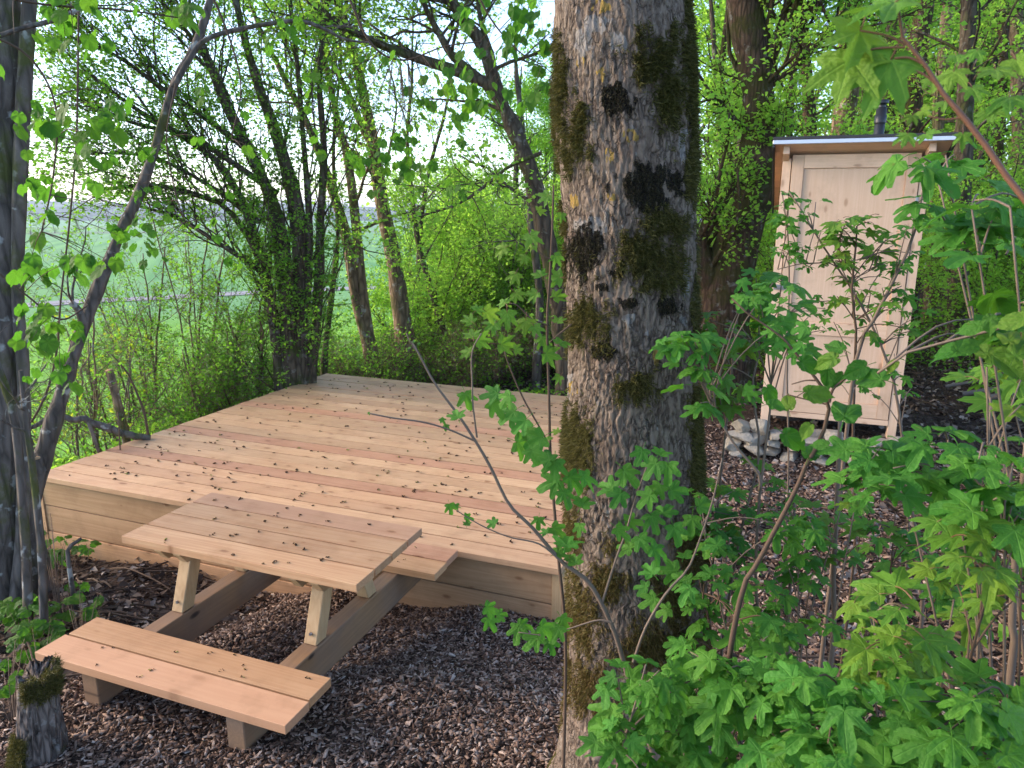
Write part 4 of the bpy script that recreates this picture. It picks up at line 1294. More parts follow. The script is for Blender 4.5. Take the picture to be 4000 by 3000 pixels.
class Plant:
    def __init__(s, name, label, cat, base, stemmat, group=None):
        s.T = thing(name, label, cat, base, group)
        s.base = np.array(base, float); s.mb = MB(); s.mat = stemmat; s.pts = []; s.nl = 0

    def stem(s, pts, d, nn=18, ground=False, keep=True):
        P, R = px_path(pts, d, ground, nn)
        add_tubes(s.mb, P, np.maximum(R, .0006), 7)
        if keep: s.pts.append(P)
        return P

    def line(s, a, b, r0, r1, sag=.1):
        a = np.asarray(a); b = np.asarray(b)
        m_ = (a + b) / 2 + np.array([0, 0, sag * np.linalg.norm(b - a)])
        P, R = smooth_path([a, m_, b], [r0, (r0 + r1) / 2, r1], 7)
        add_tubes(s.mb, P, R, 5)
        return P

    def leaf(s, kind, p, tip, nor, size):
        if s.nl >= 290: return
        tip = nrm(np.asarray(tip, float)); nor = np.asarray(nor, float)
        w = nrm(np.cross(nor, tip)); nor = np.cross(tip, w)
        mt = Matrix(((tip[0] * size, w[0] * size, nor[0] * size, p[0] - s.base[0]), (tip[1] * size, w[1] * size, nor[1] * size, p[1] - s.base[1]), (tip[2] * size, w[2] * size, nor[2] * size, p[2] - s.base[2]), (0, 0, 0, 1)))
        o = bpy.data.objects.new('leaf', LEAFM[(kind, random.randrange(7))])
        COL.objects.link(o); o.parent = s.T; o.matrix_basis = mt
        s.nl += 1

    def leaf_px(s, kind, u, v, d, spx, roll=None, tilt=.6):
        """one leaf whose blade sits about (u,v), spx wide on the 2212 picture"""
        p = at(u, v, d); qz = ((p - np.array([0, 0, H])) @ M)[2]
        size = spx * S * qz / F * .62
        cdv = nrm(np.array([0, 0, H]) - p)
        g = random.uniform(0, 6.28) if roll is None else roll
        nor = nrm(cdv * tilt + np.array([0, 0, .8]) + rng.normal(size=3) * .22)
        e1 = nrm(np.cross(nor, [0.3, 0.2, 1.0])); e2 = np.cross(nor, e1)
        tip = math.cos(g) * e1 + math.sin(g) * e2
        tip = nrm(tip + np.array([0, 0, -.35]))
        s.leaf(kind, p - tip * size * .9, tip, nor, size)
        return p - tip * size * .9

    def sprig(s, kind, p, n, size, connect=True, r=.0016):
        """a twig end with n leaves round it"""
        p = np.asarray(p)
        if connect and s.pts:
            allp = np.vstack(s.pts)
            dd = np.linalg.norm((allp - p) * np.array([1, 1, .7]) + np.array([0, 0, 0]), axis=1) + np.clip(allp[:, 2] - p[2] + .02, 0, 9) * 2
            q_ = allp[np.argmin(dd + rng.random(len(dd)) * .10)]
            ll = np.linalg.norm(q_ - p)
            if ll > .34:
                q_ = p + nrm(q_ - p) * random.uniform(.08, .2) + np.array([0, 0, -.03])
            if ll > .01:
                L = s.line(q_, p, r * 1.4, r * .8, .10)
        cdv = nrm(np.array([0, 0, H]) - p)
        g0 = random.uniform(0, 6.28)
        for k in range(n):
            g = g0 + k * 2 * math.pi / n + random.uniform(-.5, .5)
            tip = np.array([math.cos(g), math.sin(g), random.uniform(-.55, .1)])
            nor = nrm(np.array([0, 0, 1.0]) + cdv * .35 + rng.normal(size=3) * .25 + nrm(tip) * .2)
            o_ = p + rng.normal(size=3) * size * .25
            s.leaf(kind, o_, tip, nor, size * random.uniform(.6, 1.15))

    def fill(s, kind, u0, u1, v0, v1, d0, d1, n, nl, size):
        for _ in range(n):
            s.sprig(kind, at(random.uniform(u0, u1), random.uniform(v0, v1), random.uniform(d0, d1)), random.choice(nl), size * random.uniform(.75, 1.15))

    def finish(s):
        if s.mb.n:
            link('stem', s.mb.mesh('stem', s.mat, True), s.T)
        return s.T


def gbase(u, v, d):
    p = at(u, v, d); p[2] = g1(p[0], p[1]); return p


# young field maple in front of the thick trunk
b = gbase(1425, 1680, 1.72)
pl = Plant('maple_sapling', 'young maple with grey stem and round-lobed leaves growing in front of the thick trunk', 'sapling', b, TWIGP)
pl.stem([(1440, 1900, 13), (1425, 1690, 12), (1388, 1560, 12), (1350, 1440, 11), (1325, 1360, 10), (1275, 1262, 10), (1215, 1215, 9), (1150, 1140, 8), (1100, 1090, 7), (1060, 1010, 7), (1025, 950, 6.5), (985, 890, 6), (940, 830, 5), (905, 765, 4.5), (890, 738, 4)], 1.66, 60, True)
pl.stem([(1025, 952, 4.5), (970, 928, 4), (915, 912, 4), (850, 903, 3.5), (798, 893, 3.5)], 1.66)
pl.stem([(1030, 945, 5), (1022, 880, 4), (1020, 830, 4), (1020, 760, 3), (1040, 720, 3)], 1.68)
pl.stem([(1212, 1212, 5), (1165, 1175, 4), (1100, 1160, 3), (1040, 1135, 2.6), (985, 1102, 2.2)], 1.64)
pl.stem([(1320, 1345, 5), (1290, 1340, 4), (1230, 1358, 3), (1180, 1372, 3), (1120, 1366, 2)], 1.62)
pl.stem([(1300, 1305, 6), (1330, 1210, 5), (1352, 1150, 4.5), (1372, 1080, 4), (1400, 1000, 3.5)], 1.66)
pl.stem([(1368, 1430, 7), (1395, 1355, 6), (1440, 1280, 6), (1485, 1230, 5), (1510, 1170, 4.5), (1540, 1080, 4), (1560, 990, 3)], 1.60)
pl.stem([(905, 765, 2.5), (893, 750, 2.5), (884, 735, 2.5), (878, 720, 2.5)], 1.66, 8)
for (u_, v_, s_) in ((797, 893, 10), (893, 738, 12), (884, 752, 10), (905, 742, 10)):
    pl.leaf_px('field_maple', u_, v_, 1.66, s_)
for (u_, v_, s_) in ((970, 1100, 24), (985, 1090, 20), (1010, 1118, 24), (1012, 1130, 20), (1062, 1128, 26), (1160, 1128, 26), (1180, 1150, 24), (1230, 1168, 55), (1208, 1150, 40), (1252, 1145, 30), (1215, 1190, 36),
                     (1240, 1205, 40), (1062, 1320, 36), (1060, 1345, 36), (1080, 1330, 28), (1120, 1370, 42), (1150, 1385, 45), (1175, 1360, 42), (1205, 1372, 42), (1218, 1345, 34), (1135, 1350, 36), (1190, 1392, 36),
                     (985, 893, 34), (1012, 858, 38), (1058, 850, 46), (1070, 880, 46), (1090, 862, 40), (1102, 895, 50), (1120, 920, 46), (1140, 935, 44), (1160, 955, 50), (1130, 965, 50), (1175, 985, 52), (1150, 985, 40), (1200, 1010, 50),
                     (1188, 1040, 54), (1240, 1045, 50), (1220, 1075, 44), (1262, 1085, 44), (1270, 1030, 50), (1310, 1048, 52), (1335, 1075, 44), (1362, 1030, 52), (1395, 1075, 46), (1410, 1010, 50), (1380, 985, 42), (1440, 1020, 50), (1430, 975, 42),
                     (1462, 1060, 50), (1440, 1100, 46), (1415, 1060, 40), (955, 912, 16), (965, 925, 14), (1340, 1150, 40), (1350, 1185, 40), (1365, 1130, 44), (1410, 1130, 46), (1390, 1170, 44), (1425, 1190, 46), (1400, 1230, 44), (1445, 1235, 50), (1480, 1200, 44),
                     (1460, 1150, 46), (1490, 1130, 44), (1520, 1090, 44), (1470, 1260, 40), (1405, 1300, 44), (1385, 1270, 36), (1430, 1320, 40), (1500, 1290, 46), (1530, 1230, 44), (1540, 1170, 44)):
    pl.leaf_px('field_maple', u_ + random.uniform(-4, 4), v_ + random.uniform(-4, 4), random.uniform(1.58, 1.70), s_ * 1.45, None, 1.1)
pl.finish()

# Norway maple shoots left of the trunk
b = gbase(1196, 1300, 1.95)
pl = Plant('maple_sapling', 'upright maple shoot with pale pointed leaves close at the left of the thick trunk', 'sapling', b, TWIG)
pl.stem([(1222, 1420, 7), (1206, 1200, 7), (1190, 1000, 7), (1186, 850, 6), (1182, 700, 6), (1188, 600, 6), (1193, 500, 5), (1196, 400, 4)], 1.88, 40, True)
pl.stem([(1182, 702, 4), (1150, 690, 4), (1118, 660, 3), (1100, 655, 3)], 1.86)
pl.stem([(1190, 560, 3.5), (1170, 550, 3), (1150, 525, 3)], 1.86)
pl.stem([(1190, 990, 4), (1180, 950, 4), (1130, 860, 4), (1100, 790, 3.5), (1090, 760, 3)], 1.86)
pl.stem([(1188, 740, 4), (1210, 720, 4), (1235, 700, 3)], 1.84)
for (u_, v_, s_) in ((1062, 680, 56), (1096, 690, 62), (1045, 735, 60), (1096, 745, 56), (1012, 688, 42), (1020, 720, 46), (1150, 520, 56), (1175, 428, 40), (1170, 455, 32), (1198, 600, 46), (1210, 640, 46), (1192, 768, 56), (1215, 735, 50), (1080, 540, 46), (1145, 525, 40),
                     (1205, 560, 40), (1135, 705, 50), (1160, 715, 42), (1175, 740, 40), (1110, 600, 40), (1085, 650, 40), (1150, 640, 42), (1120, 640, 38), (1165, 590, 36), (1205, 820, 30), (1200, 930, 30), (1180, 945, 34), (1120, 755, 30), (1005, 760, 36), (1035, 665, 34), (1212, 470, 30), (1060, 705, 46), (1208, 690, 40), (1130, 560, 30)):
    pl.leaf_px('norway_maple', u_, v_, random.uniform(1.8, 1.92), s_ * 1.15, None, 1.2)
pl.finish()

# near maple branch at the upper right
b = gbase(2420, 1500, 1.0)
pl = Plant('maple_branch_tree', 'close maple with a reddish branch and large drooping pale leaves in the upper right corner', 'maple', b, TWIGR)
pl.stem([(2480, 1500, 22), (2440, 900, 20), (2330, 560, 16), (2212, 432, 14), (2150, 345, 13), (2103, 276, 12), (2078, 252, 13), (2033, 196, 10), (1998, 140, 9), (1956, 98, 8), (1945, 45, 6), (1938, 4, 6)], .92, 60, True)
nd = (1956, 98)
pl.stem([(1956, 98, 5), (1920, 78, 4.5), (1858, 66, 4)], .92, 10)
pl.stem([(1956, 102, 5), (1900, 104, 4.5), (1865, 112, 4), (1842, 128, 4)], .92, 12)
pl.stem([(1998, 140, 6), (1965, 125, 5), (1932, 126, 4)], .92, 10)
pl.stem([(2033, 190, 6), (1990, 158, 5), (1938, 145, 4)], .92, 10)
pl.stem([(2078, 254, 5), (2040, 258, 3.5), (2005, 250, 2.5)], .92, 8)


def hang(u, v, du, dv, spx, kind='norway_maple', d=.92, nface=1.0):
    """leaf hung from (u,v) pointing to (u+du,v+dv)"""
    p = at(u, v, d); q_ = at(u + du, v + dv, d - .02)
    qz = ((p - np.array([0, 0, H])) @ M)[2]
    size = spx * 1.15 * S * qz / F
    cdv = nrm(np.array([0, 0, H]) - p)
    tip = nrm(q_ - p)
    nor = nrm(cdv * nface + np.array([0, 0, .5]) + rng.normal(size=3) * .15)
    pl.leaf(kind, p - tip * size * .55, tip, nor, size)


hang(1925, 128, -45, 90, 118)
hang(1935, 4, -80, 28, 100, nface=.25)
hang(1858, 66, -15, 60, 92, nface=.5)
hang(1838, 128, -30, 90, 100, nface=.6)
for (u_, v_, s_) in ((2060, 155, 80), (2100, 190, 70), (2150, 150, 80), (2010, 170, 60), (2040, 220, 60), (2180, 210, 90), (2140, 240, 70), (1960, 290, 50), (2000, 290, 50), (1990, 240, 46), (2065, 120, 60), (2110, 110, 50), (1970, 250, 40), (2080, 290, 50), (2195, 130, 80)):
    hang(u_, v_, random.uniform(-30, 30), random.uniform(10, 40), s_ * .62, nface=.7, d=random.uniform(.95, 1.25))
pl.finish()

# right: leaves before the outhouse
b = gbase(1690, 1500, 1.5)
pl = Plant('hazel_sapling', 'young hazel with dark stem and large oval toothed leaves before the outhouse', 'sapling', b, TWIG)
pl.stem([(1560, 1560, 13), (1600, 1290, 12), (1640, 1210, 11), (1718, 1060, 10), (1742, 1002, 9), (1774, 946, 9), (1791, 869, 8), (1763, 820, 7), (1739, 788, 6), (1683, 722, 5), (1627, 687, 4), (1581, 645, 3.5)], 1.42, 50, True)
pl.stem([(1791, 869, 7), (1800, 840, 6), (1830, 815, 5)], 1.42, 8)
pl.stem([(1790, 875, 4), (1765, 868, 3.5), (1738, 862, 3), (1700, 852, 3)], 1.42, 8)
pl.stem([(1765, 822, 4), (1740, 822, 3), (1710, 830, 2.5)], 1.42, 8)
k_ = lambda x, y: (1438 + x / 2.857, 498 + y / 2.857)
for (x_, y_, s_, g_) in ((1000, 800, 50, .3), (1050, 720, 46, 5.8), (880, 830, 50, 3.4), (930, 1010, 60, 3.8), (1060, 920, 40, 1), (1120, 1095, 84, 4.9), (1270, 900, 74, 5.9), (650, 1010, 44, 2.6), (690, 1070, 46, 4.2), (755, 1060, 44, 5.2), (780, 1290, 56, 3.2), (900, 1360, 50, 4.8),
                       (960, 1320, 36, 0), (870, 1230, 36, 1.4), (1180, 860, 50, .5), (1000, 900, 40, 2)):
    u_, v_ = k_(x_, y_)
    pl.leaf_px('hazel', u_, v_, random.uniform(1.36, 1.44), s_ * 1.45, g_, 1.6)
for (x_, y_, s_) in ((640, 620, 50), (700, 600, 46), (760, 560, 50), (830, 600, 60), (860, 650, 56), (720, 700, 50), (680, 760, 46), (820, 720, 46), (560, 440, 44), (480, 330, 44), (520, 380, 40), (600, 400, 40), (430, 420, 34), (640, 480, 40), (720, 430, 40), (520, 1000, 50), (760, 360, 34), (870, 760, 44), (790, 780, 44)):
    u_, v_ = k_(x_, y_)
    pl.leaf_px('field_maple', u_, v_, random.uniform(1.38, 1.5), s_ * .95, None, 1.0)
pl.finish()

b = gbase(2500, 1200, 1.4)
pl = Plant('hazel_branch_tree', 'hazel at the right border with a grey twig and big dark oval leaves', 'hazel', b, TWIGP)
pl.stem([(2560, 1500, 14), (2500, 900, 13), (2350, 700, 10), (2212, 694, 7), (2138, 715, 6.5), (2054, 736, 6), (1963, 760, 5.5), (1896, 806, 5)], 1.3, 40, True)
for (x_, y_, s_, g_) in ((1850, 720, 64, 4.4), (1890, 600, 50, .3), (2060, 600, 60, 3.6), (2120, 640, 64, 5.0), (2150, 560, 60, .4), (2180, 740, 64, 4.8), (1960, 740, 50, 5.4), (2000, 570, 44, 2.0), (1400, 830, 30, 1)):
    u_, v_ = k_(x_, y_)
    pl.leaf_px('hazel', u_, v_, random.uniform(1.22, 1.32), s_ * 1.4, g_, 1.5)
pl.fill('hazel', 2100, 2230, 640, 760, 1.25, 1.6, 8, (2, 3), .06)
pl.finish()

# shrubs with small leaves in front of the door
b = gbase(1850, 1300, 2.7)
pl = Plant('maple_sapling', 'thin maple sapling with small bronze-green leaves before the middle of the outhouse door', 'sapling', b, TWIG)
pl.stem([(1845, 1200, 6), (1842, 1000, 6), (1846, 800, 6), (1849, 708, 5.5), (1840, 631, 5), (1851, 508, 4), (1851, 488, 3)], 2.7, 30, True)
pl.stem([(1850, 690, 3), (1880, 670, 2.5), (1906, 655, 2)], 2.7, 8); pl.stem([(1845, 690, 3), (1825, 660, 2.5), (1808, 640, 2)], 2.7, 8)
pl.stem([(1844, 600, 2.5), (1870, 590, 2), (1900, 570, 2)], 2.7, 8); pl.stem([(1846, 600, 2.5), (1820, 570, 2), (1800, 545, 2)], 2.7, 8)
pl.fill('norway_maple', 1795, 1915, 462, 530, 2.6, 2.8, 9, (4, 5), .052)
pl.fill('norway_maple', 1790, 1990, 530, 720, 2.6, 2.8, 17, (2, 3, 4), .045)
pl.finish()
b = gbase(1900, 1300, 2.75)
pl = Plant('bush_sapling', 'pale slanting stems with tiny leaves crossing before the right half of the outhouse door', 'sapling', b, TWIGP)
pl.stem([(1800, 1200, 9), (1847, 788, 8), (1886, 694, 8), (1928, 610, 7), (1970, 519, 6), (1990, 430, 5), (2010, 330, 4)], 2.65, 30, True)
pl.stem([(1960, 1200, 6), (1942, 890, 6), (1907, 757, 5.5), (1858, 655, 5), (1810, 580, 4), (1770, 519, 4), (1735, 460, 3), (1705, 415, 2.5)], 2.75, 30, True)
pl.stem([(1700, 1100, 4), (1700, 800, 4), (1705, 600, 3.5), (1700, 480, 3), (1690, 420, 2.5)], 2.8, 20, True)
pl.stem([(1770, 568, 2.5), (1730, 570, 2), (1680, 582, 2)], 2.75, 8)
pl.stem([(1740, 570, 2.5), (1860, 560, 2), (1930, 530, 2)], 2.75, 8)
pl.fill('field_maple', 1680, 1780, 400, 560, 2.7, 2.85, 19, (3, 4), .032)
pl.fill('field_maple', 1740, 1990, 560, 860, 2.7, 2.85, 38, (2, 3), .030)
pl.fill('field_maple', 1880, 1985, 480, 700, 2.6, 2.8, 12, (3, 4), .036)
pl.finish()

# maples right of the thick trunk, mid-height
b = gbase(1570, 1380, 2.1)
pl = Plant('maple_sapling', 'slim maple saplings with yellow-green pointed leaves right beside the thick trunk', 'sapling', b, TWIGP)
pl.stem([(1530, 1400, 5), (1545, 1150, 5), (1570, 900, 5), (1588, 720, 4), (1592, 690, 3)], 2.3, 20, True)
pl.stem([(1560, 1400, 6), (1600, 1150, 5.5), (1640, 980, 5), (1625, 840, 4.5), (1640, 760, 4)], 2.2, 20, True)
pl.stem([(1638, 1420, 7), (1632, 1250, 6.5), (1640, 1080, 6), (1662, 900, 5), (1665, 830, 4)], 2.1, 20, True)
pl.stem([(1529, 858, 5), (1580, 950, 5), (1638, 1023, 6), (1640, 1060, 6)], 1.9, 14)
pl.fill('norway_maple', 1530, 1620, 690, 880, 2.1, 2.3, 13, (3, 4), .055)
pl.fill('field_maple', 1440, 1530, 720, 880, 1.75, 1.9, 10, (3, 4), .050)
pl.fill('field_maple', 1600, 1720, 590, 730, 1.9, 2.1, 12, (3, 4), .052)
pl.fill('norway_maple', 1540, 1720, 980, 1150, 2.1, 2.4, 8, (2, 3, 4), .05)
pl.finish()

# the leafy mass in the lower right
b = gbase(1500, 1750, 1.35)
for (lb, u0, u1, v0, v1, d0, d1, n_, kinds, sz, bp) in (
        ('leafy young maple in front of the foot of the thick trunk', 1320, 1500, 1430, 1680, 1.25, 1.5, 33, 'field_maple', 0.048, (1420, 1.45)),
        ('bushy maple with rounded leaves low beside the right of the trunk foot', 1480, 1700, 1400, 1680, 1.3, 1.6, 36, 'field_maple', 0.052, (1600, 1.5)),
        ('bushy maple spreading over the middle of the lower right ground', 1680, 1900, 1470, 1680, 1.1, 1.45, 28, 'field_maple', 0.053, (1780, 1.35)),
        ('bushy maple in the bottom right corner', 1880, 2230, 1500, 1690, 1.1, 1.5, 33, 'field_maple', 0.053, (2060, 1.35)),
        ('maple with broad pointed leaves left of the upright grey stem in the lower right', 1800, 2080, 1290, 1480, 1.25, 1.6, 11, 'norway_maple', 0.060, (1960, 1.5)),
        ('young maple with rounded leaves between the trunk and the pointed-leaved maple', 1480, 1800, 1230, 1420, 1.6, 2.0, 22, 'field_maple', 0.045, (1640, 1.8)),
        ('maple with dark hanging leaves at the right border, halfway up', 2060, 2230, 960, 1150, 1.2, 1.6, 11, 'field_maple', 0.058, (2380, 1.5)),
        ('maple with drooping pointed leaves near the right border above the bushy corner', 2060, 2230, 1120, 1330, 1.3, 1.7, 9, 'norway_maple', 0.060, (2330, 1.6)),
        ('maple branch with dark rounded leaves below the outhouse door', 1850, 2070, 900, 1060, 1.35, 1.6, 11, 'field_maple', 0.056, (2330, 1.6)),
        ('leafy maple at the right border beside the outhouse', 2060, 2230, 400, 560, 1.4, 1.9, 8, 'field_maple', 0.056, (2480, 1.8)),
        ('maple twigs with pale pointed leaves just right of the outhouse door', 1970, 2110, 330, 480, 1.5, 1.9, 3, 'field_maple', 0.056, (2500, 1.8)),
        ('maple at the right border over the cut poles', 2130, 2230, 720, 900, 1.5, 2.2, 6, 'norway_maple', 0.055, (2480, 1.9)),
        ('leafy maple thicket between the slim saplings and the pointed-leaved maple', 1500, 1760, 1060, 1260, 1.8, 2.3, 22, 'field_maple', .046, (1680, 2.1)),
        ('maple thicket with small leaves right of the thin tan upright stem', 1820, 2120, 1080, 1320, 1.9, 2.5, 26, 'field_maple', .046, (1990, 2.3)),
        ('maple shoots above the middle of the low stone wall', 1720, 1960, 1050, 1200, 1.7, 2.2, 6, 'norway_maple', 0.060, (1800, 1.9))):
    bu, bdist = bp
    b = gbase(bu, 1700, bdist)
    pl = Plant('maple_sapling', lb, 'sapling', b, random.choice((TWIG, TWIGP)))
    um, vm = (u0 + u1) / 2, (v0 + v1) / 2
    dm = (d0 + d1) / 2
    for k in range(2):
        ue = random.uniform(u0, u1); ve = v0 + (v1 - v0) * random.uniform(.0, .5); de = random.uniform(d0, d1)
        e = at(ue, ve, de)
        a0 = b + rng.normal(size=3) * np.array([.05, .05, 0]); a0[2] = g1(a0[0], a0[1]) - .02
        m_ = (a0 + e) / 2 + np.array([0, 0, .05]) + rng.normal(size=3) * .03
        P, R = smooth_path([a0, m_, e], [.0045, .0034, .0016], 22)
        add_tubes(pl.mb, P, R, 6); pl.pts.append(P[6:])
    pl.fill(kinds, u0, u1, v0, v1, d0, d1, n_, (3, 4, 5, 5), sz)
    pl.finish()
# upright bare stems lower right
for k, (pts, d_, lb) in enumerate((
        ([(2178, 1500, 17), (2186, 1350, 16), (2192, 1220, 15), (2205, 1080, 14), (2220, 950, 13)], 1.75, 'smooth tan upright stem near the right border among the maples'),
        ([(1798, 1400, 11), (1800, 1250, 10), (1806, 1120, 10), (1813, 960, 9), (1815, 900, 8)], 2.3, 'thin tan upright stem rising over the low stone wall'),
        ([(1990, 1350, 8), (1984, 1250, 8), (1978, 1150, 7), (1960, 1060, 6)], 2.6, 'thin tan sapling stem right of the middle on the leaf litter'),
        ([(1700, 1450, 9), (1702, 1330, 8), (1712, 1200, 7), (1716, 1090, 6)], 2.2, 'thin brown upright stem left of the middle sapling'))):
    P, R = px_path(pts, d_, True, 20); mb = MB(); add_tubes(mb, P, R, 8)
    pl = thing('slim_sapling', lb, 'sapling', P[0])
    link('stem', mb.mesh('stem', TWIGP, True), pl)

# linden leaves on the left
for (lb, u0, u1, v0, v1, d0, d1, n_, sz, anchor) in (
        ('linden twigs with round heart-shaped leaves hanging right of the left border trunk', 60, 260, 180, 560, 2.6, 3.4, 25, .050, [(-60, 60, 6), (60, 120, 5), (120, 230, 4), (115, 380, 4), (90, 500, 3)]),
        ('linden twigs with heart-shaped leaves across the top left of the leaning linden', 30, 420, -20, 110, 3.0, 4.0, 13, .048, [(-60, -20, 6), (100, 10, 5), (250, 20, 4), (400, 40, 3)]),
        ('linden twigs with hanging leaves over the middle of the upper edge', 420, 700, 20, 330, 3.6, 4.6, 15, .042, [(430, -60, 6), (480, 40, 5), (520, 180, 3), (500, 300, 3)]),
        ('long thin linden twig with hanging heart-shaped leaves below the forked branch', 700, 1000, 90, 420, 3.6, 4.6, 34, .047, [(740, -40, 5), (800, 92, 5), (870, 130, 4), (960, 100, 3), (1040, 90, 3)]),
        ('linden leaves hanging beside the left border trunk, low over the field', 50, 190, 560, 800, 3.2, 4.0, 18, .052, [(-40, 560, 5), (60, 640, 4), (130, 690, 4), (190, 660, 3)]),
        ('linden leaves hanging in front of the hawthorn stems', 240, 520, 290, 560, 3.6, 4.6, 17, .040, [(380, 180, 4), (360, 300, 3), (380, 420, 3), (400, 480, 2)]),
        ('linden twig with leaves at the top between forked branch and thick trunk', 960, 1190, -10, 210, 3.8, 5.0, 26, .060, [(1010, -60, 5), (1060, 40, 4), (1120, 110, 3), (1170, 140, 2)]),
        ):
    p0 = gbase(anchor[0][0], 1500, 4.4)
    pl = Plant('linden_twig', lb, 'twig', at(anchor[0][0], anchor[0][1], (d0 + d1) / 2), TWIG)
    pl.stem(anchor, (d0 + d1) / 2, 24)
    for _ in range(n_):
        p = at(random.uniform(u0, u1), random.uniform(v0, v1), (d0 + d1) / 2 + random.uniform(-.3, .3))
        allp = np.vstack(pl.pts); q_ = allp[np.argmin(np.linalg.norm(allp - p, axis=1))]
        if np.linalg.norm(q_ - p) > .02: pl.line(q_, p, .0018, .0010, .05)
        for k in range(random.choice((2, 3, 4))):
            g = random.uniform(0, 6.28)
            tip = np.array([math.cos(g) * .6, math.sin(g) * .6, -random.uniform(.5, 1.2)])
            nor = nrm(np.array([math.cos(g), math.sin(g), .9]) + rng.normal(size=3) * .3)
            pl.leaf('linden', p + rng.normal(size=3) * .03, tip, nor, sz * random.uniform(.7, 1.25))
    pl.finish()

# small leafy plants at the lower left
for (lb, lst, d_) in (('low nettle-like plant with toothed leaves between stump and platform corner', ((95, 1090, 30), (100, 1130, 30), (75, 1160, 26), (110, 1210, 30), (95, 1180, 26), (160, 1190, 26), (130, 1200, 22), (150, 1170, 24)), 3.9),
                      ('bramble seedling with fresh toothed leaves on the dark soil', ((165, 1295, 40), (190, 1330, 46), (205, 1305, 30), (175, 1275, 30), (150, 1270, 26)), 3.4),
                      ('toothed leafy seedling left of the front bench', ((80, 1400, 40), (60, 1420, 44), (40, 1380, 36), (75, 1370, 30), (95, 1350, 30)), 3.2),
                      ('dark leafy ground plant at the very left behind the stump', ((10, 1440, 36), (30, 1470, 40), (8, 1500, 34), (40, 1420, 34), (20, 1400, 30), (50, 1350, 28)), 3.2)):
    b = gbase(lst[0][0], lst[0][1] + 30, d_)
    pl = Plant('seedling', lb, 'plant', b, TWIG)
    for (u_, v_, s_) in lst:
        for k in range(2):
            r = M @ np.array([(u_ + 9 * k) * S - CX, -((v_ - 6 * k) * S - CY), F]); dd = 3.4
            for _ in range(20):
                x_, y_ = r[0] * dd / math.hypot(r[0], r[1]), r[1] * dd / math.hypot(r[0], r[1])
                dd += .5 * (((g1(x_, y_) + .10) - H) / (r[2] / math.hypot(r[0], r[1])) - dd)
            p = pl.leaf_px('linden', u_ + 9 * k, v_ - 6 * k, dd, s_, None, .7)
            pl.line(b - np.array([0, 0, .01]), p, .0022, .001, .08)
    pl.finish()

for (lb, u0, u1, v0, v1, n_, kd, bu) in (('leafy nettles and linden seedlings growing at the foot of the left border trunks', 70, 200, 1110, 1220, 20, 'linden', 110),
                                     ('dark green seedlings filling the corner behind the stump and front bench', 0, 135, 1240, 1370, 26, 'linden', 60)):
    pl = Plant('seedling', lb, 'plant', gbase(bu, (v0 + v1) / 2, 3.9), TWIG)
    for _ in range(n_):
        u_, v_ = random.uniform(u0, u1), random.uniform(v0, v1)
        r = M @ np.array([u_ * S - CX, -(v_ * S - CY), F]); hr = math.hypot(r[0], r[1]); dd = 3.6; hh_ = random.uniform(.06, .22)
        for _k in range(20):
            dd += .5 * ((g1(r[0] / hr * dd, r[1] / hr * dd) + hh_ - H) / (r[2] / hr) - dd)
        p = np.array([r[0] / hr * dd, r[1] / hr * dd, H + r[2] / hr * dd])
        pb = p + np.array([random.uniform(-.04, .04), random.uniform(-.04, .04), 0]); pb[2] = g1(pb[0], pb[1])
        pl.pts = [np.linspace(pl.base, pb, 5)] if False else [np.vstack([pl.base, pl.base + np.array([0, 0, .02])])]
        pl.sprig(kd, p, 4, .052, True, .0012)
    pl.finish()
P, R = px_path([(147, 1205, 9), (150, 1185, 9), (160, 1172, 8), (176, 1163, 6)], 4.35, True, 10)
mb = MB(); add_tubes(mb, P, R, 8)
tag(link('broken_branch', mb.mesh('broken_branch', BARK_GREY, True)), 'short grey broken branch sticking up in front of the platform boards', 'branch')

# ------------------------------------------------------------------ bark mulch, litter, sticks, ground plants
a = NT('bark_chips')
r = a.n('NewGeometry').outputs['Random Per Island']
c = a.ramp(r, [(0, (.045, .026, .018)), (.25, (.10, .058, .038)), (.45, (.19, .118, .085)), (.68, (.29, .20, .15)), (.88, (.41, .30, .235)), (1, (.50, .42, .36))])
n1 = a.noise(a.coords('Object'), 60, 3)
c = a.mix(a.math('MULTIPLY', n1, .5), c, (.07, .045, .035))
CHIPM = a.done(c, .85, .15)


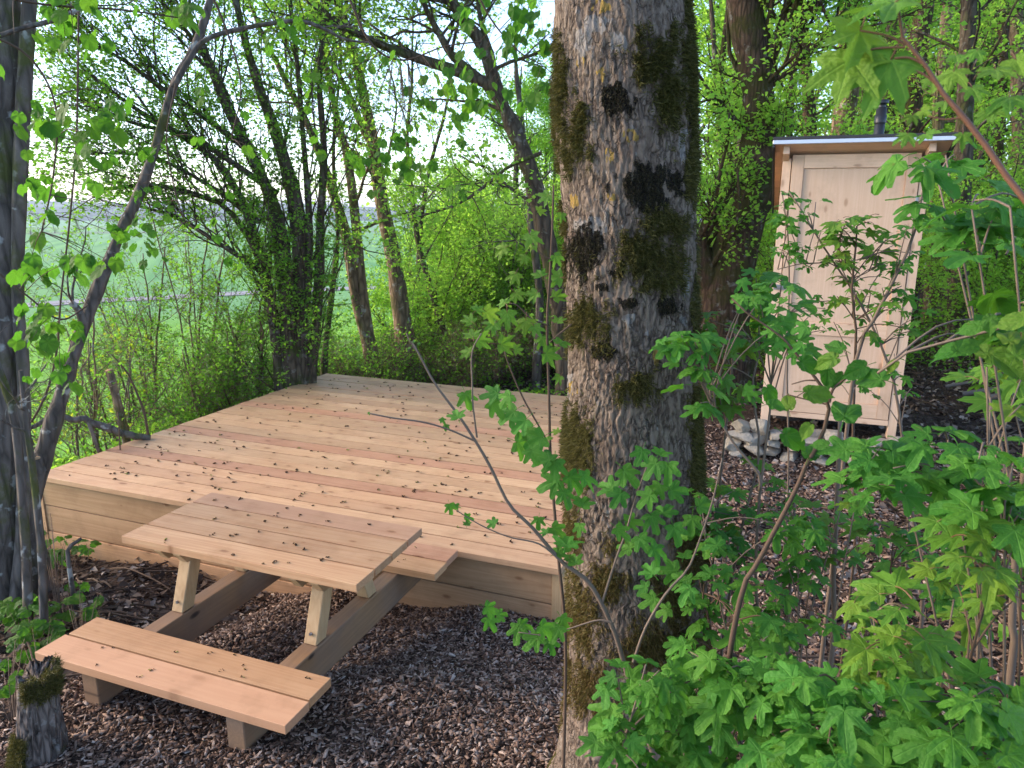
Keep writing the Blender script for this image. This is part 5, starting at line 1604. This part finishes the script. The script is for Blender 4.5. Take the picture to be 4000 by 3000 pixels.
def chips(name, pts, smin, smax, boxes=True, flat=.35, mat=CHIPM, zoff=.0):
    n = len(pts)
    z = gz(pts[:, 0], pts[:, 1]) + (fbm(np.stack([pts[:, 0] * 6, pts[:, 1] * 6, pts[:, 0] * 0], -1), 4) - .5) * .05
    P = np.c_[pts, z + zoff + rng.uniform(.0, .012, n)]
    d = nrm(np.c_[rng.normal(size=(n, 2)), rng.normal(size=n) * flat])
    u = nrm(np.cross(nrm(rng.normal(size=(n, 3)) * flat + np.array([0, 0, 1.])), d)); w = np.cross(d, u)
    L = rng.uniform(smin, smax, (n, 1)) * rng.choice([.6, 1, 1, 1.5], (n, 1)); W = L * rng.uniform(.18, .55, (n, 1)); T_ = L * rng.uniform(.05, .14, (n, 1))
    c8 = []
    for sz_ in (-1, 1):
        for (sx, sy) in ((-1, -1), (1, -.7), (1, 1), (-1, .8)):
            tp = rng.uniform(.6, 1.1, (n, 1))
            c8.append(P + d * L * .5 * sx * tp + u * W * .5 * sy * tp + w * T_ * .5 * sz_)
    V = np.stack(c8, 1).reshape(-1, 3)
    o_ = (np.arange(n) * 8)[:, None]
    fs = [[4, 5, 6, 7], [0, 1, 5, 4], [1, 2, 6, 5], [2, 3, 7, 6], [3, 0, 4, 7]]
    F_ = np.concatenate([o_ + np.array([f]) for f in fs])
    o = link(name, make_mesh(name, V, [(F_, 0)], [mat]))
    return tag(o, kind='stuff')


def scatter(n, x0, x1, y0, y1, keep):
    p = np.c_[rng.uniform(x0, x1, n), rng.uniform(y0, y1, n)]
    return p[keep(p)]


def not_deck(p):
    return ~((p[:, 0] > -4.85) & (p[:, 0] < -.95) & (p[:, 1] > 3.45) & (p[:, 1] < 6.9))


def soil(p):      # dark bare soil area left of the left bearer
    return (p[:, 0] < -2.75 + .1 * np.sin(p[:, 1] * 5)) & (p[:, 1] > 1.7)


k1 = lambda p: not_deck(p) & ~(soil(p) & (rng.random(len(p)) < .88))
pts = scatter(84000, -3.6, .3, .9, 3.7, k1)
o = chips('bark_mulch', pts, .011, .029); tag(o, 'brown bark chips spread under the picnic table and round the trunk', 'bark mulch')
pts = scatter(26000, -.9, 2.0, 2.6, 6.3, lambda p: (np.abs(p[:, 0] - .35 - .05 * p[:, 1]) < 1.25) | (p[:, 1] > 5.4))
o = chips('bark_mulch', pts, .018, .045); tag(o, 'reddish bark chips on the ground in front of the low stone wall', 'bark mulch')
LITM = None
a = NT('leaf_litter')
r = a.n('NewGeometry').outputs['Random Per Island']
c = a.ramp(r, [(0, (.03, .02, .016)), (.4, (.08, .055, .042)), (.75, (.17, .125, .095)), (1, (.32, .27, .23))])
LITM = a.done(c, .9, .1)
mb = MB()
pts = np.concatenate([scatter(26000, -.2, 6, .5, 14, lambda p: np.ones(len(p), bool)), scatter(14000, -5, 1, 6.9, 15, lambda p: np.ones(len(p), bool)), scatter(5000, -6.3, -2.8, 1.2, 3.5, not_deck)])
P = np.c_[pts, gz(pts[:, 0], pts[:, 1]) + rng.uniform(.0, .03, len(pts))]
leaf_quads(mb, P, .055, 0, 1.2)
tag(link('leaf_litter', mb.mesh('leaf_litter', LITM)), 'dead brown leaves covering the woodland floor', 'leaf litter', kind='stuff')
# sticks
mb = MB()
pts = np.concatenate([scatter(420, .3, 5, 3, 12, lambda p: np.ones(len(p), bool)), scatter(90, -5.5, -2.8, 1.9, 3.4, not_deck), scatter(0, -3.2, 0, 1.0, 3.3, not_deck), scatter(160, -4, 0, 7, 13, lambda p: np.ones(len(p), bool))])
n = len(pts); g = rng.uniform(0, math.pi, n); L_ = rng.uniform(.15, .9, n)
tt = np.linspace(-.5, .5, 5)
PP = np.zeros((n, 5, 3))
for k in range(5):
    PP[:, k, 0] = pts[:, 0] + np.cos(g) * L_ * tt[k] + rng.normal(size=n) * .012; PP[:, k, 1] = pts[:, 1] + np.sin(g) * L_ * tt[k] + rng.normal(size=n) * .012
    PP[:, k, 2] = gz(PP[:, k, 0], PP[:, k, 1]) + .015 + rng.uniform(0, .02, n)
add_tubes(mb, PP, np.repeat((rng.uniform(.002, .008, n))[:, None], 5, 1), 5)
tag(link('sticks', mb.mesh('sticks', TWIG, True)), 'thin dead sticks strewn over the woodland floor', 'sticks', kind='stuff')
# pale cut poles right
for k, (ua, va, ub, vb, w_, lb) in enumerate(((2075, 852, 2260, 838, 12, 'pale cut pole lying nearest the outhouse at the right border, upper one'), (2085, 868, 2260, 852, 14, 'pale cut pole lying at the right border, lower one'),
                                              (2040, 835, 2200, 815, 7, 'thin grey stick lying behind the pale cut poles'))):
    ps = []
    for (u_, v_) in ((ua, va), (ub, vb)):
        r = M @ np.array([u_ * S - CX, -(v_ * S - CY), F]); ps.append(np.array([0, 0, H]) + r * ((.32 - H) / r[2]))
    ps = np.array(ps)
    for q_ in ps: q_[2] = max(q_[2], g1(q_[0], q_[1]) + .04)
    P, R = smooth_path([ps[0], ps.mean(0) + np.array([0, 0, .01]), ps[1]], [w_ * .0022, w_ * .0020, w_ * .0018], 12)
    mb = MB(); add_tubes(mb, P, R, 9)
    tag(link('cut_pole', mb.mesh('cut_pole', TWIGP, True)), lb, 'pole')
# ground plants
for nm_, lb_, pts, lm_, zs, jit_ in (
        ('ground_plants', 'low green seedlings dotted over the floor right of the outhouse path', np.concatenate([scatter(1500, .9, 8, 2.4, 14, lambda p: (fbm(np.c_[p * .9, p[:, :1] * 0], 3) > .47) & ~((p[:, 0] < 1.1) & (p[:, 1] > 5.6) & (p[:, 1] < 7.4)))]), LF_HAW, (.04, .26), .08),
        ('ground_plants', 'low seedlings and creepers on the floor behind and left of the platform', np.concatenate([scatter(600, -5, 0, 7.2, 15, lambda p: fbm(np.c_[p * .9, p[:, :1] * 0], 3) > .5), scatter(500, -6.6, -4.95, .5, 9, not_deck)]), LF_HAW, (.03, .16), .07)):
    mb = MB()
    for rep_ in range(9):
        P = np.c_[pts + rng.normal(size=pts.shape) * jit_, gz(pts[:, 0], pts[:, 1]) + rng.uniform(zs[0], zs[1], len(pts))]
        leaf_quads(mb, P, .060, 0, .9)
    tag(link(nm_, mb.mesh(nm_, lm_)), lb_, 'ground plants', kind='stuff')
# meadow edge: long grass and herbs
mb = MB()
n = 26000
pts = np.c_[rng.uniform(-11, -5.6, n), rng.uniform(0, 16, n)]
P = np.c_[pts, gz(pts[:, 0], pts[:, 1])]
hh = rng.uniform(.10, .34, (n, 1)); az = rng.uniform(0, 6.28, n)
sd = np.c_[np.cos(az), np.sin(az), np.zeros(n)] * .004; ln = np.c_[rng.normal(size=(n, 2)) * .35, np.ones(n)]
V4 = np.stack([P - sd, P + sd, P + ln * hh * .55 + sd * .7, P + ln * hh + np.c_[rng.normal(size=(n, 2)) * .03, np.zeros(n)]], 1).reshape(-1, 3)
mb.add(V4, (np.arange(n) * 4)[:, None] + np.array([[0, 1, 2, 3]]))
GRASSM = leaf_mat('grass_blade', (.10, .27, .03), (.2, .5, .04), .4, (.22, .38, .04), .4)
tag(link('grass', mb.mesh('grass', GRASSM)), 'long bright green grass at the edge of the field', 'grass', kind='stuff')

# dry bud scales and catkins on the wood
a = NT('bud_scales')
r = a.n('NewGeometry').outputs['Random Per Island']
CRM = a.done(a.ramp(r, [(0, (.02, .012, .008)), (.7, (.07, .04, .025)), (.9, (.2, .13, .06)), (1, (.3, .32, .08))]), .9, .1)
mb = MB()


def crumbs(n, x0, x1, y0, y1, z, s0, s1):
    ce = np.c_[rng.uniform(x0, x1, n), rng.uniform(y0, y1, n), np.full(n, z)]
    P = np.repeat(ce, 4, 0) + rng.normal(size=(n * 4, 3)) * np.array([.005, .005, 0]) * rng.choice([.3, 1, 1.6], (n * 4, 1))
    m = len(P)
    s_ = rng.uniform(s0, s1, (m, 1))
    d = nrm(rng.normal(size=(m, 3)) * np.array([1, 1, .3])); w = nrm(np.cross(d, rng.normal(size=(m, 3))))
    up_ = np.cross(d, w)
    P = P + np.array([0, 0, 1]) * s_ * .35
    V = np.stack([P - d * s_, P + w * s_ * .45, P + d * s_ * rng.uniform(.6, 1.3, (m, 1)), P - w * s_ * .45, P + up_ * s_ * .45, P - up_ * s_ * .35], 1).reshape(-1, 3)
    f = np.array([[0, 1, 4], [1, 2, 4], [2, 3, 4], [3, 0, 4], [1, 0, 5], [2, 1, 5], [3, 2, 5], [0, 3, 5]])
    mb.add(V, ((np.arange(m) * 6)[:, None, None] + f[None]).reshape(-1, 3))


crumbs(360, -4.7, -1.05, 3.4, 6.85, DZ + .002, .005, .015)
crumbs(26, -2.7, -1.6, 2.3, 2.85, .531, .004, .011)
crumbs(14, -2.75, -1.6, 1.87, 2.13, .196, .003, .0075)
crumbs(3, -1.8, -1.58, 3.06, 3.3, .196, .003, .006)
tag(link('bud_scales', mb.mesh('bud_scales', CRM)), 'dark fallen bud scales and catkin crumbs strewn over platform, table and bench', 'fallen buds', kind='stuff')

# ------------------------------------------------------------------ air
hb = bpy.data.meshes.new('haze')
bm = bmesh.new(); bmesh.ops.create_cube(bm, size=1)
for v_ in bm.verts:
    v_.co = (v_.co.x * 7800, v_.co.y * 7800, -45 if v_.co.z < 0 else 30)
bm.to_mesh(hb); bm.free()
hm = bpy.data.materials.new('haze'); hm.use_nodes = True
t_ = hm.node_tree; t_.nodes.clear()
pv = t_.nodes.new('ShaderNodeVolumePrincipled'); ou = t_.nodes.new('ShaderNodeOutputMaterial')
pv.inputs['Color'].default_value = (.72, .82, 1, 1); pv.inputs['Density'].default_value = .00042; pv.inputs['Anisotropy'].default_value = .2
t_.links.new(pv.outputs[0], ou.inputs['Volume'])
hb.materials.append(hm)
tag(link('haze', hb), kind='stuff')
SC.cycles.volume_bounces = 0
SC.cycles.volume_max_steps = 8
